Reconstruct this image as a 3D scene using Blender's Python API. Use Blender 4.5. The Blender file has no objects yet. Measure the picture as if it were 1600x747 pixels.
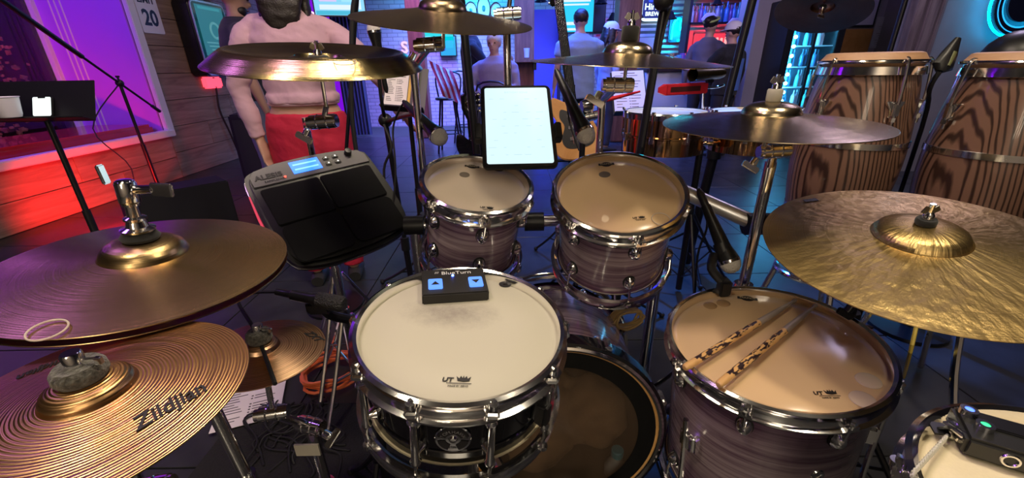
import bpy, bmesh, math, random
from mathutils import Vector as V, Matrix as M4, noise
random.seed(7)
PI = math.pi
scene = bpy.context.scene
col = scene.collection

# ------------------------------------------------------------------ camera
F, CX, CY, CH = 650.0, 800.0, 373.5, 1.15           # focal length in pixels of the 1600x747 frame, eye height
_dn = V((27.0, 1567.0, F)).normalized()
_up = -_dn
_fw = V((0, 0, 1)); _yc = (_fw - _fw.dot(_up) * _up).normalized(); _xc = _yc.cross(_up)
ROT = M4((_xc, _yc, _up))                            # camera (x right, y down, z forward) -> world
EYE = V((0, 0, CH))
cam_d = bpy.data.cameras.new('camera'); cam = bpy.data.objects.new('camera', cam_d); col.objects.link(cam)
cam_d.sensor_fit = 'HORIZONTAL'; cam_d.sensor_width = 36.0; cam_d.lens = F / 1600 * 36.0
cam_d.clip_start = 0.02; cam_d.clip_end = 200
_r = M4((ROT @ V((1, 0, 0)), ROT @ V((0, -1, 0)), ROT @ V((0, 0, -1)))).transposed().to_4x4()
cam.matrix_world = M4.Translation(EYE) @ _r
scene.camera = cam

def ray(px, py): return ROT @ V((px - CX, py - CY, F))
def PY(px, py, y): r = ray(px, py); return EYE + r * (y / r.y)
def PZ(px, py, z): r = ray(px, py); return EYE + r * ((z - CH) / r.z)
def PX(px, py, x): r = ray(px, py); return EYE + r * (x / r.x)

# ------------------------------------------------------------------ world, exposure, large lights
w = bpy.data.worlds.new('world'); scene.world = w; w.use_nodes = True
w.node_tree.nodes['Background'].inputs[0].default_value = (0.10, 0.05, 0.22, 1)
w.node_tree.nodes['Background'].inputs[1].default_value = 0.05
vs = scene.view_settings
vs.view_transform = 'Standard'; vs.look = 'None'; vs.gamma = 1.0; vs.use_curve_mapping = False; vs.exposure = 0.0

def area(name, loc, aim, size, power, color, size_y=None, spread=PI):
    d = bpy.data.lights.new(name, 'AREA'); d.energy = power; d.color = color; d.size = size; d.spread = spread
    if size_y: d.shape = 'RECTANGLE'; d.size_y = size_y
    o = bpy.data.objects.new(name, d); col.objects.link(o); o.location = loc
    o.rotation_euler = (V(aim) - V(loc)).to_track_quat('-Z', 'Y').to_euler(); return o
def spot(name, loc, aim, power, color, ang=60, blend=.6, r=.05):
    d = bpy.data.lights.new(name, 'SPOT'); d.energy = power; d.color = color; d.spot_size = math.radians(ang); d.spot_blend = blend; d.shadow_soft_size = r
    o = bpy.data.objects.new(name, d); col.objects.link(o); o.location = loc
    o.rotation_euler = (V(aim) - V(loc)).to_track_quat('-Z', 'Y').to_euler(); return o
def point(name, loc, power, color, r=.1):
    d = bpy.data.lights.new(name, 'POINT'); d.energy = power; d.color = color; d.shadow_soft_size = r
    o = bpy.data.objects.new(name, d); col.objects.link(o); o.location = loc; return o

WARM = (1.0, .85, .62)
for k in (-1, 0, 1): area('assumed_tube_light', (-.15 + .16 * k, 1.15, 2.93), (-.15 + .16 * k, 1.15, 0), .06, 9.5, WARM, 1.0)  # assumed unseen overhead trio, lights the kit and gives triple stripe reflections
area('assumed_stage_light', (1.05, .45, 2.85), (.35, .75, .6), .22, 20, WARM)  # assumed ceiling lamp, out of view, casts the ride's shadow on the floor tom
area('assumed_stage_light', (-.95, .10, 2.85), (-.3, .75, .7), .22, 13, WARM)  # assumed ceiling lamp, out of view, on the hi-hat side
area('warm_fill_light', (.1, -1.6, 2.9), (0, .8, .7), .9, 8, WARM)  # added warm fill for faces turned to the camera, no fixture
for k in (-1, 0, 1): area('assumed_stripe_light', (-.55 + .26 * k, -2.7, 1.75), (-.4 + .2 * k, 1.0, 1.1), .07, 6, WARM, 1.1)  # assumed unseen lights behind the camera, placed for triple highlights on cymbals and barrels
area('added_wall_wash', (.2, -1.9, 2.95), (.2, -3.0, 1.5), .5, 40, WARM)  # added wash on the unseen rear wall, brightens what the chrome reflects
area('purple_bay_light', (-4.35, 2.2, 2.7), (-4.36, 4.8, 1.4), .5, 70, (.26, .0, 1.0))
area('plank_fill_light', (-2.2, 4.2, 2.95), (-3.9, 5.4, 1.2), .8, 9, (1.0, .70, .55))  # added warm fill that keeps the planks brown amid the purple light
area('purple_room_light', (-1.2, 7.4, 2.95), (-1.3, 8.2, 0), 1.4, 170, (.30, .20, 1.0), None, 1.9)
area('purple_stage_light', (-2.3, 1.2, 2.9), (-.8, 1.6, .6), .4, 5, (.45, .18, 1.0))
area('pink_front_light', (-.9, .9, 2.95), (-1.1, 2.3, 1.0), .3, 7, (.95, .50, 1.0))
spot('red_floor_light', (-3.0, 3.0, .10), (-3.9, 3.75, .16), 190, (1, .015, .015), 84, 1.)
area('blue_room_light', (.3, 6.2, 3.0), (.2, 7.0, 0), 2.0, 260, (.05, .16, 1.0), None, 1.9)
area('neutral_room_light', (.6, 4.3, 3.0), (.9, 6.0, 1.0), 1.2, 20, (.70, .50, 1.0))  # assumed pale room light for the people beyond the kit, no fixture
area('blue_bar_light', (2.6, 7.2, 3.0), (2.8, 9.0, 1.4), 1.6, 120, (.14, .20, 1.0))
spot('blue_floor_light', (1.2, 3.2, 3.0), (1.40, 2.7, 0), 700, (.02, .22, 1.0), 66, .7)
area('cyan_wall_light', (-.9, 8.6, 2.9), (-.85, 9.2, 1.2), .8, 90, (.0, .50, 1.0))
area('violet_corner_light', (2.9, 2.9, 2.95), (2.9, 3.9, 1.0), .8, 40, (.80, .66, 1.0))

# ------------------------------------------------------------------ materials
_m = {}
def _new(name):
    m = bpy.data.materials.new(name); m.use_nodes = True; _m[name] = m
    nt = m.node_tree; return m, nt, nt.nodes['Principled BSDF']
def N(nt, t, **kw):
    n = nt.nodes.new(t)
    for k, v in kw.items():
        if k.startswith('i_'): n.inputs[k[2:].replace('_', ' ')].default_value = v
        else: setattr(n, k, v)
    return n
def rgb(c): return (c[0], c[1], c[2], 1)
def mat(name, c, rough=.5, metal=0., emit=None, es=1., coat=0., noise_amt=0., nscale=30., bump=0., sheen=0., alpha=1.):
    if name in _m: return _m[name]
    m, nt, p = _new(name)
    p.inputs['Base Color'].default_value = rgb(c); p.inputs['Roughness'].default_value = rough; p.inputs['Metallic'].default_value = metal
    p.inputs['Coat Weight'].default_value = coat
    if sheen: p.inputs['Sheen Weight'].default_value = sheen
    if emit: p.inputs['Emission Color'].default_value = rgb(emit); p.inputs['Emission Strength'].default_value = es
    if noise_amt or bump:
        tc = N(nt, 'ShaderNodeTexCoord'); nz = N(nt, 'ShaderNodeTexNoise', i_Scale=nscale, i_Detail=5.)
        nt.links.new(tc.outputs['Object'], nz.inputs['Vector'])
        if noise_amt:
            r = N(nt, 'ShaderNodeValToRGB')
            a = [max(0, x * (1 - noise_amt)) for x in c]; b = [min(1, x * (1 + noise_amt)) for x in c]
            r.color_ramp.elements[0].position = .3; r.color_ramp.elements[1].position = .7
            r.color_ramp.elements[0].color = rgb(a); r.color_ramp.elements[1].color = rgb(b)
            nt.links.new(nz.outputs['Fac'], r.inputs['Fac']); nt.links.new(r.outputs['Color'], p.inputs['Base Color'])
        if bump:
            b = N(nt, 'ShaderNodeBump', i_Strength=bump, i_Distance=.01)
            nt.links.new(nz.outputs['Fac'], b.inputs['Height']); nt.links.new(b.outputs['Normal'], p.inputs['Normal'])
    return m
def emat(name, c, s=1.): return mat(name, (0.02, .02, .02), .4, 0, emit=c, es=s)

def cymbal_mat(name, c1, c2, rough=.3, ring=260., rbump=.25, mott=3.0, hammer=0.0, radial=0.0, sine=0., aniso=.35):
    """lathed bronze: fine concentric grooves, mottled patina"""
    m, nt, p = _new(name); L = nt.links.new
    tc = N(nt, 'ShaderNodeTexCoord')
    nz = N(nt, 'ShaderNodeTexNoise', i_Scale=mott, i_Detail=6., i_Roughness=.6); L(tc.outputs['Object'], nz.inputs['Vector'])
    cr = N(nt, 'ShaderNodeValToRGB'); cr.color_ramp.elements[0].position = .32; cr.color_ramp.elements[1].position = .68
    cr.color_ramp.elements[0].color = rgb(c1); cr.color_ramp.elements[1].color = rgb(c2); L(nz.outputs['Fac'], cr.inputs['Fac'])
    sx = N(nt, 'ShaderNodeSeparateXYZ'); L(tc.outputs['Object'], sx.inputs[0])
    a = N(nt, 'ShaderNodeMath', operation='MULTIPLY'); L(sx.outputs[0], a.inputs[0]); L(sx.outputs[0], a.inputs[1])
    b = N(nt, 'ShaderNodeMath', operation='MULTIPLY_ADD'); L(sx.outputs[1], b.inputs[0]); L(sx.outputs[1], b.inputs[1]); L(a.outputs[0], b.inputs[2])
    r = N(nt, 'ShaderNodeMath', operation='SQRT'); L(b.outputs[0], r.inputs[0])
    th = N(nt, 'ShaderNodeMath', operation='ARCTAN2'); L(sx.outputs[1], th.inputs[0]); L(sx.outputs[0], th.inputs[1])
    n1 = N(nt, 'ShaderNodeTexNoise', noise_dimensions='1D', i_Scale=ring, i_Detail=3., i_Roughness=.7); L(r.outputs[0], n1.inputs['W'])
    h = n1.outputs['Fac']
    if sine:
        k1 = N(nt, 'ShaderNodeMath', operation='MULTIPLY'); k1.inputs[1].default_value = sine; L(r.outputs[0], k1.inputs[0])
        k2 = N(nt, 'ShaderNodeMath', operation='SINE'); L(k1.outputs[0], k2.inputs[0])
        k3 = N(nt, 'ShaderNodeMath', operation='MULTIPLY_ADD'); k3.inputs[1].default_value = .25; L(k2.outputs[0], k3.inputs[0]); L(n1.outputs['Fac'], k3.inputs[2]); h = k3.outputs[0]
    bp = N(nt, 'ShaderNodeBump', i_Strength=rbump, i_Distance=.0025); L(h, bp.inputs['Height'])
    nrm = bp.outputs['Normal']
    if hammer:
        n2 = N(nt, 'ShaderNodeTexNoise', i_Scale=18., i_Detail=2.); L(tc.outputs['Object'], n2.inputs['Vector'])
        b2 = N(nt, 'ShaderNodeBump', i_Strength=hammer, i_Distance=.012); L(n2.outputs['Fac'], b2.inputs['Height']); L(nrm, b2.inputs['Normal']); nrm = b2.outputs['Normal']
    if radial:
        cb = N(nt, 'ShaderNodeCombineXYZ'); mm = N(nt, 'ShaderNodeMath', operation='MULTIPLY', ); mm.inputs[1].default_value = 9.0
        L(th.outputs[0], mm.inputs[0]); L(mm.outputs[0], cb.inputs[0])
        m3 = N(nt, 'ShaderNodeMath', operation='MULTIPLY'); m3.inputs[1].default_value = 22.; L(r.outputs[0], m3.inputs[0]); L(m3.outputs[0], cb.inputs[1])
        n3 = N(nt, 'ShaderNodeTexNoise', i_Scale=1., i_Detail=3.); L(cb.outputs[0], n3.inputs['Vector'])
        b3 = N(nt, 'ShaderNodeBump', i_Strength=radial, i_Distance=.02); L(n3.outputs['Fac'], b3.inputs['Height']); L(nrm, b3.inputs['Normal']); nrm = b3.outputs['Normal']
    L(nrm, p.inputs['Normal'])
    # groove tint
    mx = N(nt, 'ShaderNodeMix', data_type='RGBA', blend_type='MULTIPLY'); mx.inputs[0].default_value = .45
    L(cr.outputs['Color'], mx.inputs[6]); L(h, mx.inputs[7]); L(mx.outputs[2], p.inputs['Base Color'])
    p.inputs['Metallic'].default_value = 1.; p.inputs['Roughness'].default_value = rough
    p.inputs['Anisotropic'].default_value = aniso
    tg = N(nt, 'ShaderNodeTangent', direction_type='RADIAL', axis='Z'); L(tg.outputs[0], p.inputs['Tangent'])
    return m

def wood_mat(name, c1, c2, scale=(3, 3, 40), rough=.4, edge=None, coat=0., wave=False, dist=6., wscale=2.2):
    m, nt, p = _new(name); L = nt.links.new
    tc = N(nt, 'ShaderNodeTexCoord'); mp = N(nt, 'ShaderNodeMapping'); mp.inputs['Scale'].default_value = scale
    L(tc.outputs['Object'], mp.inputs['Vector'])
    if wave:
        t = N(nt, 'ShaderNodeTexWave', wave_type='RINGS', rings_direction='Y', i_Scale=wscale, i_Distortion=dist, i_Detail=1.5, i_Detail_Scale=.7)
        L(mp.outputs[0], t.inputs['Vector']); fac = t.outputs['Fac']
    else:
        t = N(nt, 'ShaderNodeTexNoise', i_Scale=1., i_Detail=5., i_Roughness=.62, i_Distortion=.5); L(mp.outputs[0], t.inputs['Vector']); fac = t.outputs['Fac']
    cr = N(nt, 'ShaderNodeValToRGB'); e = cr.color_ramp.elements
    if wave: e[0].position = .05; e[1].position = .5
    else: e[0].position = .36; e[1].position = .66
    e[0].color = rgb(c1); e[1].color = rgb(c2); L(fac, cr.inputs['Fac']); out = cr.outputs['Color']
    if edge:
        sx = N(nt, 'ShaderNodeSeparateXYZ'); L(tc.outputs['Generated'], sx.inputs[0])
        e2 = N(nt, 'ShaderNodeValToRGB'); el = e2.color_ramp.elements
        el[0].position = .0; el[0].color = (1, 1, 1, 1); el[1].position = 1.; el[1].color = (1, 1, 1, 1)
        x = el.new(.34); x.color = (0, 0, 0, 1); x = el.new(.62); x.color = (0, 0, 0, 1)
        L(sx.outputs[2], e2.inputs['Fac'])
        mx = N(nt, 'ShaderNodeMix', data_type='RGBA', blend_type='MIX'); L(e2.outputs['Color'], mx.inputs[0]); L(out, mx.inputs[6])
        m2 = N(nt, 'ShaderNodeMix', data_type='RGBA', blend_type='MULTIPLY'); m2.inputs[0].default_value = 1.; L(out, m2.inputs[6]); m2.inputs[7].default_value = rgb(edge)
        L(m2.outputs[2], mx.inputs[7]); out = mx.outputs[2]
    L(out, p.inputs['Base Color']); p.inputs['Roughness'].default_value = rough; p.inputs['Coat Weight'].default_value = coat; p.inputs['Coat Roughness'].default_value = .06
    return m

def film_mat(name, c, body=.4, rough=.25):
    """translucent plastic drum film: part milky body, part see-through, glossy on top"""
    m = bpy.data.materials.new(name); m.use_nodes = True; nt = m.node_tree; nt.nodes.clear(); L = nt.links.new
    out = N(nt, 'ShaderNodeOutputMaterial'); d = N(nt, 'ShaderNodeBsdfDiffuse'); d.inputs[0].default_value = rgb(c)
    t = N(nt, 'ShaderNodeBsdfTransparent'); t.inputs[0].default_value = (.97, .93, .86, 1)
    g = N(nt, 'ShaderNodeBsdfGlossy'); g.inputs['Roughness'].default_value = rough
    m1 = N(nt, 'ShaderNodeMixShader'); m1.inputs[0].default_value = body; L(t.outputs[0], m1.inputs[1]); L(d.outputs[0], m1.inputs[2])
    fr = N(nt, 'ShaderNodeFresnel', i_IOR=1.35); m2 = N(nt, 'ShaderNodeMixShader'); L(fr.outputs[0], m2.inputs[0]); L(m1.outputs[0], m2.inputs[1]); L(g.outputs[0], m2.inputs[2])
    L(m2.outputs[0], out.inputs[0]); return m

def brick_mat(name, c1, c2, mortar, scale=1.0, rough=.7, axis='XZ'):
    m, nt, p = _new(name); L = nt.links.new
    tc = N(nt, 'ShaderNodeTexCoord'); sx = N(nt, 'ShaderNodeSeparateXYZ'); L(tc.outputs['Object'], sx.inputs[0])
    cb = N(nt, 'ShaderNodeCombineXYZ'); L(sx.outputs['XYZ'.index(axis[0])], cb.inputs[0]); L(sx.outputs['XYZ'.index(axis[1])], cb.inputs[1])
    b = N(nt, 'ShaderNodeTexBrick', i_Scale=scale, i_Mortar_Size=.006, i_Brick_Width=.21, i_Row_Height=.072)
    L(cb.outputs[0], b.inputs['Vector'])
    b.inputs['Color1'].default_value = rgb(c1); b.inputs['Color2'].default_value = rgb(c2); b.inputs['Mortar'].default_value = rgb(mortar)
    L(b.outputs['Color'], p.inputs['Base Color']); p.inputs['Roughness'].default_value = rough
    bp = N(nt, 'ShaderNodeBump', i_Strength=.6, i_Distance=.01, invert=True); L(b.outputs['Fac'], bp.inputs['Height']); L(bp.outputs['Normal'], p.inputs['Normal'])
    return m

CHROME = mat('chrome', (.90, .89, .88), .12, 1.)
CHROMED = mat('chrome_satin', (.70, .70, .74), .18, 1.)
BLK = mat('black_plastic', (.012, .012, .014), .38)
BLKM = mat('black_metal', (.014, .014, .018), .3, .3)
RUB = mat('black_rubber', (.01, .01, .011), .7)
GLOSSBLK = mat('black_gloss', (.004, .004, .006), .06, 0, coat=1.)
FELT = mat('grey_felt', (.085, .08, .07), .95, noise_amt=.6, nscale=220., bump=.6, sheen=.3)
BFELT = mat('black_felt', (.012, .012, .012), .95, sheen=.2)
PURPLE = wood_mat('purple_burst_wood', (.15, .085, .125), (.44, .34, .37), (3.0, 3.0, 75.), .25, edge=(.24, .05, .28), coat=.8)
MAPLE = wood_mat('maple_interior', (.66, .40, .20), (.80, .53, .30), (2., 2., 30.), .5)
CONGAW = wood_mat('conga_ash_wood', (.035, .016, .011), (.185, .098, .066), (9., 9., 1.5), .32, coat=.4, wave=True, dist=4.5, wscale=4.6)
CLEAR = film_mat('clear_drum_film', (.86, .72, .60), .62, .18)
AMBERF = film_mat('amber_tinted_drum_film', (.98, .68, .40), .68, .18)
CLEAR2 = film_mat('clear_drum_film_smoke', (.30, .20, .13), .22, .2)
WHITEFILM, _nt, _p = _new('coated_drum_film')
_tc = N(_nt, 'ShaderNodeTexCoord'); _mp = N(_nt, 'ShaderNodeMapping'); _mp.inputs['Location'].default_value = (.0, -.55, 0); _mp.inputs['Rotation'].default_value = (0, 0, -.3); _mp.inputs['Scale'].default_value = (7.5, 14., 1.)
_gr = N(_nt, 'ShaderNodeTexGradient', gradient_type='SPHERICAL'); _nz = N(_nt, 'ShaderNodeTexNoise', i_Scale=38., i_Detail=8., i_Roughness=.75)
_mu = N(_nt, 'ShaderNodeMath', operation='MULTIPLY'); _cr = N(_nt, 'ShaderNodeValToRGB'); _cr.color_ramp.elements[0].position = .12; _cr.color_ramp.elements[0].color = (.53, .50, .40, 1); _cr.color_ramp.elements[1].position = .50; _cr.color_ramp.elements[1].color = (.30, .27, .23, 1)
_L = _nt.links.new; _L(_tc.outputs['Object'], _mp.inputs['Vector']); _L(_mp.outputs[0], _gr.inputs[0]); _L(_tc.outputs['Object'], _nz.inputs['Vector']); _L(_gr.outputs['Fac'], _mu.inputs[0]); _L(_nz.outputs['Fac'], _mu.inputs[1]); _L(_mu.outputs[0], _cr.inputs['Fac']); _L(_cr.outputs[0], _p.inputs['Base Color']); _p.inputs['Roughness'].default_value = .55
CREAMFILM = mat('cream_drum_film', (.78, .68, .48), .5, noise_amt=.03, nscale=300.)

# ------------------------------------------------------------------ mesh helpers
def frame(n, xhint=(1, 0, 0)):
    """3x3 with z along n"""
    z = V(n).normalized(); x = V(xhint); x = x - x.dot(z) * z
    if x.length < 1e-4: x = V((0, 1, 0)); x = x - x.dot(z) * z
    x.normalize(); y = z.cross(x)
    return M4((x, y, z)).transposed()
def place(loc, n=(0, 0, 1), xhint=(1, 0, 0)): return M4.Translation(V(loc)) @ frame(n, xhint).to_4x4()
def smoothpath(pts, k=6):
    pts = [V(p) for p in pts]; out = []
    for i in range(len(pts) - 1):
        p0 = pts[max(i - 1, 0)]; p1 = pts[i]; p2 = pts[i + 1]; p3 = pts[min(i + 2, len(pts) - 1)]
        for j in range(k):
            t = j / k
            out.append(.5 * ((2 * p1) + (p2 - p0) * t + (2 * p0 - 5 * p1 + 4 * p2 - p3) * t * t + (3 * p1 - p0 - 3 * p2 + p3) * t ** 3))
    out.append(pts[-1]); return out

class MB:
    def __init__(s): s.v = []; s.f = []
    def add(s, vs_, fs, m=None):
        k = len(s.v); s.v += [(m @ V(p)) if m else V(p) for p in vs_]; s.f += [tuple(i + k for i in f) for f in fs]; return s
    def box(s, c, d, m=None):
        x, y, z = d[0] / 2, d[1] / 2, d[2] / 2; c = V(c)
        vv = [c + V((a * x, b * y, e * z)) for a in (-1, 1) for b in (-1, 1) for e in (-1, 1)]
        return s.add(vv, [(0, 1, 3, 2), (4, 6, 7, 5), (0, 4, 5, 1), (2, 3, 7, 6), (0, 2, 6, 4), (1, 5, 7, 3)], m)
    def beam(s, a, b, wx, wz, up=(0, 0, 1)):
        a = V(a); b = V(b); d = b - a; m = place((a + b) / 2, d, up); return s.box((0, 0, 0), (wz, wx, d.length), m)
    def lathe(s, prof, n=32, m=None, a0=0., a1=2 * PI):
        full = abs(a1 - a0 - 2 * PI) < 1e-6; vv = []; rows = []
        cnt = n if full else n + 1
        for r, z in prof:
            if abs(r) < 1e-7: rows.append([len(vv)] * cnt); vv.append((0, 0, z))
            else:
                rows.append(list(range(len(vv), len(vv) + cnt)))
                vv += [(r * math.cos(a0 + (a1 - a0) * i / n), r * math.sin(a0 + (a1 - a0) * i / n), z) for i in range(cnt)]
        fs = []
        for A, B in zip(rows, rows[1:]):
            for i in range(n):
                j = (i + 1) % cnt; q = [A[i], A[j], B[j], B[i]]; u = []
                for x in q:
                    if x not in u: u.append(x)
                if len(u) > 2: fs.append(tuple(u))
        return s.add(vv, fs, m)
    def cyl(s, a, b, r, r2=None, n=14):
        a = V(a); b = V(b); d = b - a; r2 = r if r2 is None else r2
        return s.lathe([(0, 0), (r, 0), (r2, d.length), (0, d.length)], n, place(a, d))
    def ball(s, c, r, n=14, m=None, sc=(1, 1, 1)):
        k = max(5, n // 2); prof = [(math.sin(PI * i / k) * r, -math.cos(PI * i / k) * r) for i in range(k + 1)]; prof[0] = (0, -r); prof[-1] = (0, r)
        mm = M4.Translation(V(c)) @ M4.Diagonal((*sc, 1)); return s.lathe(prof, n, (m @ mm) if m else mm)
    def tube(s, pts, r, n=8, sm=0, r1=None):
        pts = smoothpath(pts, sm) if sm else [V(p) for p in pts]
        vv = []; fs = []; t0 = (pts[1] - pts[0]).normalized(); fr = frame(t0); x, y = fr.col[0], fr.col[1]; K = len(pts)
        for i, p in enumerate(pts):
            t = (pts[min(i + 1, K - 1)] - pts[max(i - 1, 0)]).normalized(); x = (x - x.dot(t) * t).normalized(); y = t.cross(x)
            rr = r if r1 is None else r + (r1 - r) * i / (K - 1)
            vv += [p + rr * (math.cos(2 * PI * k / n) * x + math.sin(2 * PI * k / n) * y) for k in range(n)]
        for i in range(K - 1):
            for k in range(n): fs.append((i * n + k, i * n + (k + 1) % n, (i + 1) * n + (k + 1) % n, (i + 1) * n + k))
        fs.append(tuple(range(n))[::-1]); fs.append(tuple((K - 1) * n + k for k in range(n)))
        return s.add(vv, fs)
    def torus(s, R, r, m=None, n=48, k=8):
        return s.lathe([(R + r * math.cos(2 * PI * i / k), r * math.sin(2 * PI * i / k)) for i in range(k + 1)], n, m)
    def prism(s, poly, z0, z1, m=None):
        k = len(poly); vv = [(x, y, z0) for x, y in poly] + [(x, y, z1) for x, y in poly]
        return s.add(vv, [tuple(range(k))[::-1], tuple(range(k, 2 * k))] + [(i, (i + 1) % k, k + (i + 1) % k, k + i) for i in range(k)], m)
    def loft(s, rings, n=18, side=(1, 0, 0), cap=True):
        """rings: (centre, half width, half depth[, direction]); ellipses swept along the centres"""
        C = [V(r[0]) for r in rings]; K = len(C); vv = []; side = V(side)
        for i, r in enumerate(rings):
            t = V(r[3]).normalized() if len(r) > 3 else (C[min(i + 1, K - 1)] - C[max(i - 1, 0)]).normalized()
            x = (side - side.dot(t) * t)
            if x.length < 1e-3: x = V((0, 1, 0)) - t.y * t
            x.normalize(); y = t.cross(x)
            vv += [C[i] + r[1] * math.cos(2 * PI * k / n) * x + r[2] * math.sin(2 * PI * k / n) * y for k in range(n)]
        fs = []
        for i in range(K - 1):
            for k in range(n): fs.append((i * n + k, i * n + (k + 1) % n, (i + 1) * n + (k + 1) % n, (i + 1) * n + k))
        if cap: fs.append(tuple(range(n))[::-1]); fs.append(tuple((K - 1) * n + k for k in range(n)))
        return s.add(vv, fs)
    def build(s, name, mt, parent=None, bevel=0., seg=2, smooth=True, angle=35, local=None, solid=0.):
        me = bpy.data.meshes.new(name); me.from_pydata([tuple(p) for p in s.v], [], s.f)
        bm = bmesh.new(); bm.from_mesh(me)
        bmesh.ops.recalc_face_normals(bm, faces=bm.faces)
        if bevel:
            es = [e for e in bm.edges if len(e.link_faces) == 2 and e.calc_face_angle(0) > .5]
            bmesh.ops.bevel(bm, geom=es, offset=bevel, segments=seg, affect='EDGES', clamp_overlap=True)
        bm.to_mesh(me); bm.free()
        if smooth: me.polygons.foreach_set('use_smooth', [True] * len(me.polygons)); me.set_sharp_from_angle(angle=math.radians(angle))
        if mt: me.materials.append(mt)
        return link(name, me, parent, local)

def link(name, me, parent=None, local=None):
    o = bpy.data.objects.new(name, me); col.objects.link(o)
    if parent: o.parent = parent
    if local is not None: o.matrix_local = local
    return o
def tag(o, label=None, cat=None, group=None, kind=None):
    if label: o['label'] = label
    if cat: o['category'] = cat
    if group: o['group'] = group
    if kind: o['kind'] = kind
    return o
def thing(name, label, cat, m=None, group=None):
    o = bpy.data.objects.new(name, None); col.objects.link(o); o.empty_display_size = .05
    if m is not None: o.matrix_world = m if isinstance(m, M4) else M4.Translation(V(m))
    return tag(o, label, cat, group)
def copy_tree(o, m=None, label=None, parent=None):
    c = o.copy(); col.objects.link(c)
    if parent: c.parent = parent
    if m is not None: c.matrix_world = m
    if label: c['label'] = label
    for ch in list(o.children): copy_tree(ch, None, None, c)
    return c
def text(body, size, mt, parent=None, m=None, depth=.0006, name='lettering', align='CENTER', sx=1., shear=0., bold=0.):
    cu = bpy.data.curves.new(name, 'FONT'); cu.body = body; cu.size = size; cu.align_x = align; cu.align_y = 'CENTER'; cu.extrude = depth; cu.shear = shear; cu.offset = bold; cu.resolution_u = 3
    t = bpy.data.objects.new(name, cu); col.objects.link(t)
    me = bpy.data.meshes.new_from_object(t.evaluated_get(bpy.context.evaluated_depsgraph_get()))
    bpy.data.objects.remove(t); bpy.data.curves.remove(cu); me.materials.clear(); me.materials.append(mt); me.name = name
    if sx != 1.:
        for v_ in me.vertices: v_.co.x *= sx
    return link(name, me, parent, m)
def remesh(mb, name, mt, parent, voxel=.012, smooth=3, fold=0., fscale=9.):
    """weld overlapping pieces into one continuous skin"""
    o = mb.build('tmp_' + name, mt, None)
    r = o.modifiers.new('r', 'REMESH'); r.mode = 'VOXEL'; r.voxel_size = voxel; r.use_smooth_shade = True
    sm = o.modifiers.new('s', 'SMOOTH'); sm.factor = .5; sm.iterations = smooth
    me = bpy.data.meshes.new_from_object(o.evaluated_get(bpy.context.evaluated_depsgraph_get())); me.name = name
    old = o.data; bpy.data.objects.remove(o); bpy.data.meshes.remove(old)
    if fold:
        ns = [v_.normal.copy() for v_ in me.vertices]
        for v_, n_ in zip(me.vertices, ns):
            p = v_.co * fscale; q = V((p.x, p.y, p.z * 1.7 + .6 * p.x))
            v_.co += n_ * fold * (noise.noise(q) + .5 * abs(noise.noise(q * 2.3)))
    me.polygons.foreach_set('use_smooth', [True] * len(me.polygons))
    me.materials.clear(); me.materials.append(mt)
    return link(name, me, parent)
# ------------------------------------------------------------------ the setting
def struct(mb, name, mt, **k): return tag(mb.build(name, mt, **k), kind='structure')
FLOORM = mat('slate_floor_tile', (.030, .030, .034), .32, noise_amt=.35, nscale=6., bump=.08)
GROUT = mat('floor_grout', (.055, .055, .058), .8)
WALLG = mat('grey_wall_paint', (.20, .19, .205), .75, noise_amt=.06, nscale=4.)
DARKW = mat('dark_wall_paint', (.05, .045, .055), .8)
WHITEP = mat('white_reveal_paint', (.70, .68, .74), .6)
BRICK = brick_mat('white_painted_brick', (.52, .52, .56), (.42, .42, .47), (.24, .24, .27))
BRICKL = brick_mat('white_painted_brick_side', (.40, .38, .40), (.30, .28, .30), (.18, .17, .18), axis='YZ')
PLANK = wood_mat('weathered_wall_plank', (.17, .11, .075), (.33, .235, .165), (6., 1.2, 14.), .75)
PILLARW = wood_mat('red_brown_timber', (.13, .035, .018), (.26, .085, .04), (18., 18., 2.), .5)
STEEL = mat('corrugated_steel', (.42, .43, .47), .35, .8, noise_amt=.15, nscale=5.)

XL = -3.9
fl = struct(MB().box((1.2, 3.0, -.06), (11.4, 13.2, .1)), 'floor', GROUT)
TS = .62
tme = None
for i in range(-7, 10):
    for j in range(-1, 13):
        c = ((i + .5) * TS - .18, (j + .5) * TS - .30)
        if c[0] < XL + .2 or (c[0] > 4.6 and c[1] > 4.2): continue
        if tme is None:
            o = MB().box((0, 0, 0), (TS - .006, TS - .006, .012)).build('floor_tile', FLOORM, fl, bevel=.0015, seg=1); tme = o.data
        else: o = link('floor_tile', tme, fl)
        o.location = (c[0], c[1], -.006 + random.uniform(-.0006, .0004))
struct(MB().box((1.2, 3.0, 3.2), (11.4, 13.2, .1)), 'ceiling', mat('ceiling_paint', (.10, .09, .085), .9))
struct(MB().box((1.2, -3.1, 1.55), (11.4, .12, 3.3)), 'wall_front', mat('tan_wall_paint', (.42, .36, .30), .7))
struct(MB().box((6.6, .7, 1.55), (.12, 7.8, 3.3)), 'wall_side', DARKW)
struct(MB().box((5.28, 4.62, 1.55), (2.7, .14, 3.3)), 'wall_right', WALLG)
struct(MB().box((.8, 9.3, 1.55), (9.6, .16, 3.3)), 'wall_back', BRICK)
struct(MB().box((5.6, 7.0, 1.55), (.12, 4.6, 3.3)), 'wall_alcove', WALLG)

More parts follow.
